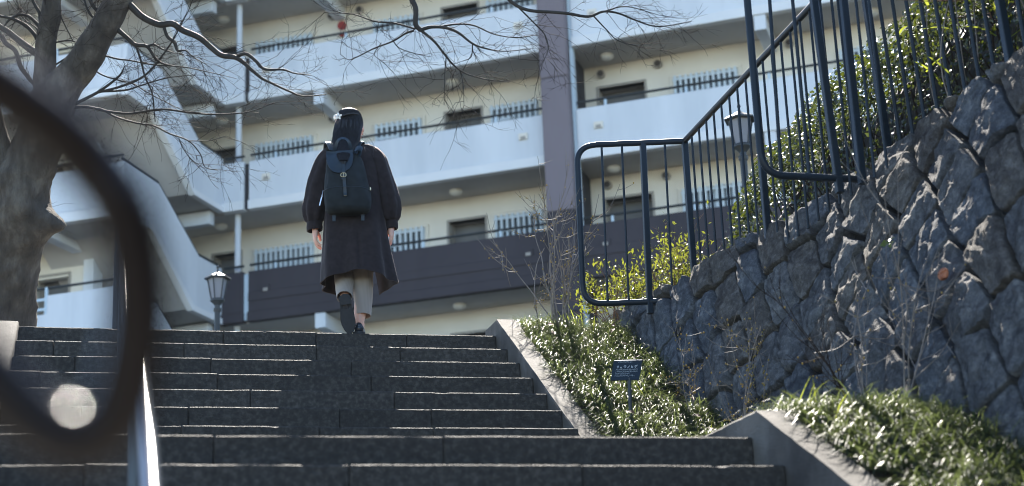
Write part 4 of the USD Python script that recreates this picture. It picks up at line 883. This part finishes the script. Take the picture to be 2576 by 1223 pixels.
def cuff(cx, r):
    th = np.linspace(0, 2*np.pi, 36, endpoint=False); rg_ = lambda rr, z: np.stack([cx+rr*np.cos(th)*1.05, .006+rr*np.sin(th)*1.1, 0*th+z+.004*np.cos(th)], 1)
    return loft([rg_(r-.004, .792), rg_(r, .788), rg_(r+.002, .76), rg_(r+.001, .736), rg_(r-.003, .732), rg_(r-.008, .736), rg_(r-.008, .79)], True, (False, False))
per.add('cuff', toP(cuff(-.277, .049)), 'coat_wool', smooth=60); per.add('cuff', toP(cuff(.229, .039)), 'coat_wool', smooth=60)
# trousers
def leg(secs, open_=True):
    s = smoothline(secs, 6); R = []; th = np.linspace(0, 2*np.pi, 40, endpoint=False)
    for i, (x, y_, z, r, q) in enumerate(s):
        t = unit(s[min(i+1, len(s)-1)][:3]-s[max(i-1, 0)][:3]); u = unit(np.cross([0, 1, 0.1], t)); w = np.cross(t, u)
        fo = 1+.12*q*(meshkit.fbm(np.stack([np.cos(th)*2, np.sin(th)*2, 0*th+i*.25], 1), 3, 7)-.5)
        R.append(A([x, y_, z])+(np.cos(th)*r*fo)[:, None]*u+(np.sin(th)*r*fo*1.1)[:, None]*w)
    for k in (.93,): R.append(R[-1].mean(0)+(R[-1]-R[-1].mean(0))*k)
    R.append(R[-1]+(R[-4]-R[-3])*.8)
    return loft(R, True, (True, False))
tro = [leg([(.04, 0, .86, .105, .3), (.036, .01, .70, .092, .5), (.034, .03, .52, .076, 1.2), (.034, .03, .44, .068, 1.8), (.035, .022, .36, .065, 1.2), (.034, .010, .25, .060, .6), (.030, .0, .145, .054, .4)]),
       leg([(-.08, 0, .86, .105, .3), (-.085, .05, .70, .095, .5), (-.087, .095, .58, .080, 1.), (-.087, .095, .51, .074, 1.8), (-.087, .045, .43, .067, 1.2), (-.086, -.012, .36, .061, .6), (-.085, -.060, .29, .055, .4), (-.084, -.085, .25, .051, .4)])]
per.add('trousers', toP(join(tro)), 'trouser_cloth', smooth=60)
# shoes: built along +y (toe ahead), sole down, then posed
def shoe_mesh():
    up = union([hullball([((0, -.065, .040), .030), ((0, -.01, .042), .034), ((.003, .06, .034), .033)]), hullball([((.003, .05, .034), .034), ((.006, .125, .026), .028), ((.003, .155, .022), .020)]), hullball([((0, -.072, .055), .022), ((0, -.04, .062), .026)])])
    up = up.trim_by_plane((0, 0, 1.), .008)
    up = up-hullball([((0, -.055, .085), .026), ((0, -.01, .085), .027), ((0, .03, .088), .022)])
    so = smoothline([(-.033, -.085), (0, -.103), (.033, -.085), (.036, -.02), (.042, .07), (.040, .12), (.012, .176), (-.018, .165), (-.038, .11), (-.040, .06), (-.032, -.02)]+[(-.033, -.085)], 6)
    pol = Polygon(so[:-1]).buffer(0)
    sole = extrude(pol, ((0, 0, 0), (1, 0, 0), (0, 1, 0), (0, 0, 1)), .010, .018)
    heel = extrude(pol.intersection(sbox(-.1, -.2, .1, -.028)).buffer(-.0015), ((0, 0, 0), (1, 0, 0), (0, 1, 0), (0, 0, 1)), -.006, .0095)
    fore = extrude(pol.intersection(sbox(-.1, .0, .1, .3)).buffer(-.003), ((0, 0, 0), (1, 0, 0), (0, 1, 0), (0, 0, 1)), .0045, .0095)
    return soften(up, .007, 6), join([sole, fore]), heel
shU, shS, shH = shoe_mesh()
def posed(m, o, l, w, n): return tf(m, lambda v: A(o)+1.12*v[:, :1]*A(w)+(.93 if abs(l[2]) > .5 else 1.0)*v[:, 1:2]*A(l)+1.12*v[:, 2:]*A(n))
for o, l, n in (((.004, .035, .007), (0, 1., 0), (0, 0, 1.)), ((-.074, -.135, .159), unit((.13, .33, -.93)), None)):
    l = unit(l)
    if n is None: n = unit(A([0, .94, .34])-l*np.dot(A([0, .94, .34]), l)); w = np.cross(l, n)
    else: w = A([1., 0, 0]); n = A(n)
    s_ = per.add('shoe', toP(posed(shU, o, l, w, n)), 'patent_leather', smooth=50)
    per.add('sole', toP(posed(shS, o, l, w, n)), 'shoe_sole', parent=s_); per.add('heel', toP(posed(shH, o, l, w, n)), 'shoe_sole', parent=s_)
# hair: a cap over the skull, a long fall down the back, fine strands on both
capv = trimesh.creation.icosphere(4, 1.); v = np.array(capv.vertices)
def hp(d): 
    d = np.atleast_2d(d); return HC+A([0, -.014, .020])+d*A([.0875, .100, .108])
fr_ = A([-sh_, ch_, 0.])                                  # the way the face looks
keepf = [(v[f].mean(0) @ fr_ < .36-.55*max(0, -v[f].mean(0)[2]) and v[f].mean(0)[2] > -.75) for f in capv.faces]
cap = (hp(v)+(meshkit.fbm(v*A([9, 9, 2.]), 3)-.5)[:, None]*v*.008, np.array(capv.faces)[keepf])
hair = per.add('hair', toP(cap), 'hair_black', smooth=True)
hs = A([(1.515, -.047, .030, .020, -.045), (1.485, -.048, .068, .052, -.048), (1.45, -.050, .084, .062, -.062), (1.40, -.054, .086, .050, -.078), (1.35, -.058, .085, .040, -.098), (1.30, -.062, .084, .032, -.125), (1.25, -.072, .064, .028, -.165), (1.20, -.078, .050, .024, -.215), (1.15, -.077, .042, .020, -.268), (1.11, -.075, .028, .014, -.306), (1.08, -.074, .008, .006, -.312)])
hz_ = np.linspace(1.08, 1.515, 46)[::-1]; hi = np.stack([np.interp(hz_, hs[::-1, 0], hs[::-1, i]) for i in range(1, 5)], 1)
hi = np.apply_along_axis(lambda c: np.convolve(np.pad(c, 2, 'edge'), np.ones(5)/5, 'valid'), 0, hi)
th = np.linspace(0, 2*np.pi, 72, endpoint=False)
HR = [np.stack([cx+a*np.cos(th)*(1+.05*np.sin(19*th+1)+.03*np.sin(31*th)), cy+b*np.sin(th)*(1+.10*np.sin(19*th+1)+.06*np.sin(31*th)), 0*th+z], 1) for z, (cx, a, b, cy) in zip(hz_, hi)]
per.add('hair_length', toP(loft(HR)), 'hair_black', parent=hair, smooth=40)
sr_ = np.random.default_rng(3); CP, CN, CW = [], [], []
for i in range(1500):
    q = sr_.uniform(-.06, 1.02); th0 = np.pi+q*np.pi+sr_.normal(0, .02); off = 1.015+abs(sr_.normal(0, .02))
    top = hp(A([[.15*math.cos(th0), .15*math.sin(th0)+.1, .99]])*off)[0]; mid = hp(unit(A([math.cos(th0)*.75, math.sin(th0)*.75, .62]))*off)[0]; ear = hp(unit(A([math.cos(th0), math.sin(th0), .0]))*off)[0]
    pts = [top, mid, ear]
    ze = sr_.uniform(1.08, 1.22)
    for z in np.arange(1.38, ze, -.055):
        k = [np.interp(z, hs[::-1, 0], hs[::-1, j]) for j in range(1, 5)]; pts.append(A([k[0]+k[1]*math.cos(th0)*off, k[3]+k[2]*math.sin(th0)*off-.003, z])+sr_.normal(0, .0018, 3))
    pts = smoothline(pts, 3); CP.append(pts); CN.append(len(pts)); CW.append(np.linspace(.0016, .0010, len(pts)))
for i in range(30):                                      # loose hairs on the shoulders and at the right side
    s_ = sr_.choice([-1, 1]); b0 = A([-.047+s_*.074, -.05, 1.40+sr_.normal(0, .02)]); e0 = A([-.03+s_*sr_.uniform(.075, .15), sr_.uniform(-.10, -.02), 1.318+sr_.normal(0, .008)]); e1 = e0+A([s_*.02, -.07, -sr_.uniform(.0, .17)])
    pts = smoothline([b0, (b0+e0)/2+A([0, -.01, .006]), e0, e1+sr_.normal(0, .015, 3)], 5); CP.append(pts); CN.append(len(pts)); CW.append(np.full(len(pts), .0006))
cur = UsdGeom.BasisCurves.Define(stage, _path(hair, 'strands')); cur.CreateTypeAttr('linear'); cur.CreateCurveVertexCountsAttr(Vt.IntArray(CN))
cur.CreatePointsAttr(Vt.Vec3fArray.FromNumpy((Wp(np.vstack(CP))-FO).astype(np.float32))); cur.CreateWidthsAttr(Vt.FloatArray.FromNumpy(np.concatenate(CW).astype(np.float32))); cur.SetWidthsInterpolation('vertex')
UsdShade.MaterialBindingAPI.Apply(cur.GetPrim()).Bind(UsdShade.Material.Get(stage, '/World/Looks/hair_black'))
tag(cur.GetPrim(), kind='stuff')
tw = smoothline([(.028, -.035, 1.520), (.005, -.083, 1.518), (-.045, -.112, 1.505), (-.092, -.100, 1.495)], 6)
per.add('hair_twist', toP(tube(tw, [.007+.0015*math.sin(i*1.7) for i in range(len(tw))], 10)), 'hair_black', parent=hair, smooth=True)
cl = Thing('hair_clip', 'white flower shaped hair clip on the left of the black hair', 'hair clip', Wp((-.118, -.098, 1.49))[0])
for k in range(5):
    a = k*2*np.pi/5+.3; s = trimesh.creation.icosphere(2, 1.); s.apply_scale((.0125, .0045, .0078)); s.apply_transform(trimesh.transformations.rotation_matrix(-a, [0, 1, 0])); s.apply_translation((-.112+.0135*math.cos(a), -.112, 1.492+.0135*math.sin(a))); cl.add('petal', toP(s), 'clip_white', smooth=True)
s = trimesh.creation.icosphere(2, .0055); s.apply_translation((-.112, -.118, 1.492)); cl.add('centre_bead', toP(s), 'silver', smooth=True)
for k in range(3): s = trimesh.creation.icosphere(2, .0075); s.apply_scale((1.2, .6, 1)); s.apply_translation((-.134-.004*(k % 2), -.085, 1.484+.011*k)); cl.add('small_petal', toP(s), 'clip_white', smooth=True)
# ------------------------------------------------------------------ backpack
bag = Thing('backpack', 'dark teal canvas backpack with a leather flap on the person\'s back', 'backpack', Wp((-.05, -.22, .78))[0])
bs_ = A([(.772, -.05, .118, .030, -.205), (.778, -.05, .142, .055, -.213), (.80, -.05, .156, .072, -.222), (.85, -.051, .161, .081, -.228), (.92, -.054, .158, .082, -.230), (1.00, -.060, .149, .076, -.228), (1.08, -.066, .137, .067, -.222), (1.14, -.071, .124, .056, -.214), (1.175, -.074, .108, .044, -.208), (1.185, -.075, .085, .030, -.204)])
bs_[:, 2] *= .93
th = np.linspace(0, 2*np.pi, 72, endpoint=False)
def bagp(t_, z, off=0):
    cx, a, b, cy = [np.interp(z, bs_[:, 0], bs_[:, i]) for i in range(1, 5)]
    ex = 2.7; r = (np.abs(np.cos(t_))**ex+np.abs(np.sin(t_))**ex)**(-1/ex)
    sag = .026*(meshkit.fbm(np.stack([np.cos(t_)*2.5, np.sin(t_)*2.5, 0*t_+z*9], -1), 4, 8)-.5)+.006*np.sin(6*t_+z*10)*np.clip((z-1.0)/.12, 0, 1)
    return np.stack([cx+(a+off+sag)*r*np.cos(t_), cy+(b+off+sag)*r*np.sin(t_), 0*t_+z], -1)
bag.add('bag_body', toP(loft([bagp(th, z) for z in np.r_[bs_[0, 0], np.linspace(.776, 1.178, 36), bs_[-1, 0]]])), 'bag_canvas', smooth=60)
def band(line, half, nrm_, thick=.0035):
    """flat strap along a line; half its width along x-ish, thickness along nrm_"""
    p = np.asarray(line, float); R = []
    for i in range(len(p)):
        t = unit(p[min(i+1, len(p)-1)]-p[max(i-1, 0)]); nn = A(nrm_[i] if np.ndim(nrm_) == 2 else nrm_, float); w = unit(np.cross(t, nn)); nn = np.cross(w, t)
        h = half[i] if np.ndim(half) else half
        R.append(A([p[i]+w*h-nn*thick, p[i]+w*h+nn*thick, p[i]-w*h+nn*thick, p[i]-w*h-nn*thick]))
    return loft(R)
# flap: curved leather panel with a rounded lower edge
NF = 20; FR = []
for s in np.linspace(0, 1, NF):
    zf_ = np.interp(s, [0, .25, .5, 1], [1.196, 1.192, 1.150, 1.020]); of = np.interp(s, [0, .25, .5, 1], [-.03, .004, .010, .012])
    hw = .088*math.sqrt(max(1-max(0, (s-.45)/.55)**2.6, .003))
    xs = np.linspace(-1, 1, 17)*hw-.100
    row = []
    for x in xs:
        zc = min(zf_, 1.17); tt = -np.pi/2+np.clip((x+.07)/.15, -1, 1)*.95; p = bagp(A([tt]), zc, of)[0]
        if s < .25: p[1] = -.20-.07*s/.25+.0*x
        p[0] = x; p[2] = zf_+.010*np.sin(x*60)*s*.4+(.014*((x+.1)/.09)**2)*(1-s); row.append(p)
    FR.append(A(row))
vv = np.vstack(FR); nv = len(vv); ff = []
for i in range(NF-1):
    for j in range(16): a = i*17+j; ff += [[a, a+1, a+18], [a, a+18, a+17]]
v2 = vv+A([0, .005, -.001]); ff = A(ff); edge_ = []
bd = [i*17 for i in range(NF)]+[(NF-1)*17+j for j in range(1, 17)]+[i*17+16 for i in range(NF-2, -1, -1)]
for a, b in zip(bd[:-1], bd[1:]): edge_ += [[a, b, b+nv], [a, b+nv, a+nv]]
flap = bag.add('flap', toP((np.vstack([vv, v2]), np.vstack([ff, ff[:, ::-1]+nv, A(edge_)]))), 'bag_leather', smooth=50)
front = lambda z, o=.012: A([-.076, bagp(A([-np.pi/2]), z, o)[0][1], z])
sl_ = [front(z, .017) for z in np.linspace(1.10, 1.02, 5)]+[front(z, .013) for z in np.linspace(1.0, .862, 8)]
sl_ = A(sl_); sl_[:, 0] = np.linspace(-.078, -.066, len(sl_))
bag.add('closing_strap', toP(band(sl_, .0105, (0, -1., 0))), 'bag_leather')
def ring_(c, w, h, r): 
    a = np.linspace(0, 2*np.pi, 28, endpoint=False); p = np.stack([c[0]+w*np.sign(np.cos(a))*np.abs(np.cos(a))**.6, 0*a+c[1], c[2]+h*np.sign(np.sin(a))*np.abs(np.sin(a))**.6], 1); return tube(p, r, 8, closed=True)
bk_ = front(1.000, .020); bag.add('buckle', toP(join([ring_(bk_, .0165, .0135, .0024), tube([bk_+A([-.0005, -.002, -.012]), bk_+A([0, -.003, .012])], .0018, 6)])), 'brass', smooth=50)
bag.add('strap_keeper', toP(tf(cbox((-.013, -.003, -.004), (.013, .002, .004), .001), lambda v: v+front(.975, .019))), 'bag_leather')
for k in range(4): s = trimesh.creation.cylinder(.0014, .003, sections=8); s.apply_transform(trimesh.transformations.rotation_matrix(np.pi/2, [1, 0, 0])); s.apply_translation(front(.955-.02*k, .018)); bag.add('strap_hole', toP(s), 'seam_dark')
bag.add('strap_tip', toP(tube([sl_[-1]+A([-.009, -.002, .002]), sl_[-1]+A([0, -.002, -.004]), sl_[-1]+A([.009, -.002, .002])], .0018, 6)), 'brass')
# carrying handle: an arch the hair hangs through
hl = smoothline([(-.128, -.205, 1.185), (-.128, -.235, 1.225), (-.108, -.262, 1.262), (-.080, -.272, 1.273), (-.050, -.262, 1.262), (-.030, -.238, 1.228), (-.026, -.208, 1.185)], 6)
bag.add('handle', toP(band(hl, .0115, (0, -.9, .45), .0028)), 'bag_leather', smooth=40)
crl = smoothline([(-.015, -.215, 1.187), (.000, -.250, 1.205), (.022, -.262, 1.200), (.030, -.250, 1.180), (.020, -.240, 1.160)], 6); bag.add('flap_ear', toP(band(crl, .030, (-.5, -.6, .6), .0022)), 'bag_leather', smooth=40)
for s_, nm in ((1, .0), (-1, .0)):
    x0 = -.075+s_*.055; st2 = smoothline([(x0, -.165, 1.165), (x0+s_*.028, -.118, 1.262), (x0+s_*.052, -.070, 1.322), (x0+s_*.066, -.01, 1.330), (x0+s_*.074, .06, 1.292), (x0+s_*.085, .118, 1.15)], 6)
    nr_ = np.stack([np.interp(np.linspace(0, 1, len(st2)), [0, .35, .6, 1], c) for c in ((0, 0, 0, 0), (-1, -.7, .1, 1), (.2, .7, 1, .25))], 1)
    bag.add('shoulder_strap', toP(band(st2, .0165, nr_, .0035)), 'bag_leather', smooth=40)
    lx_ = -.05+s_*.092; bag.add('strap_tab', toP(tf(cbox((lx_-.011, -.205, .728), (lx_+.011, -.199, .785), .0025), lambda v: v)), 'bag_leather')
zl_ = A([bagp(A([t_]), .925+.004*math.sin(3*t_), .0012)[0] for t_ in np.linspace(-np.pi+.15, -.15, 40)]); bag.add('zip_seam', toP(tube(zl_, .0022, 6)), 'bag_leather')
ze = zl_[-1]; bag.add('zip_slider', toP(tf(cbox((-.004, -.006, -.011), (.005, .003, .011), .0015), lambda v: v+ze+A([.002, -.004, .006]))), 'brass')
zs = zl_[0]+A([-.004, -.008, 0]); bag.add('zip_charm', toP(join([tube([zs, zs+A([-.006, -.003, -.030])], .0022, 6), ring_(zs+A([-.007, -.003, -.038]), .0045, .0075, .0014), tf(cbox((-.0042, -.0016, -.060), (.0042, .0016, 0), .001), lambda v: v@A([[.97, 0, .24], [0, 1, 0], [-.24, 0, .97]]).T*A([1, 1, 1])+zs+A([-.010, -.003, -.046]))])), 'silver', smooth=40)

# ------------------------------------------------------------------ backlit air
usdkit.material(stage, '/World/Looks/air_haze', {'v': ('principled_volume', {'color': (.70, .85, 1.), 'density': HAZE, 'anisotropy': .35})}, volume='v.volume')
single('haze', cbox((-310, -310, -4), (310, 310, 27), 0), 'air_haze', 'thin sunlit haze in the air before the building', kind='stuff')
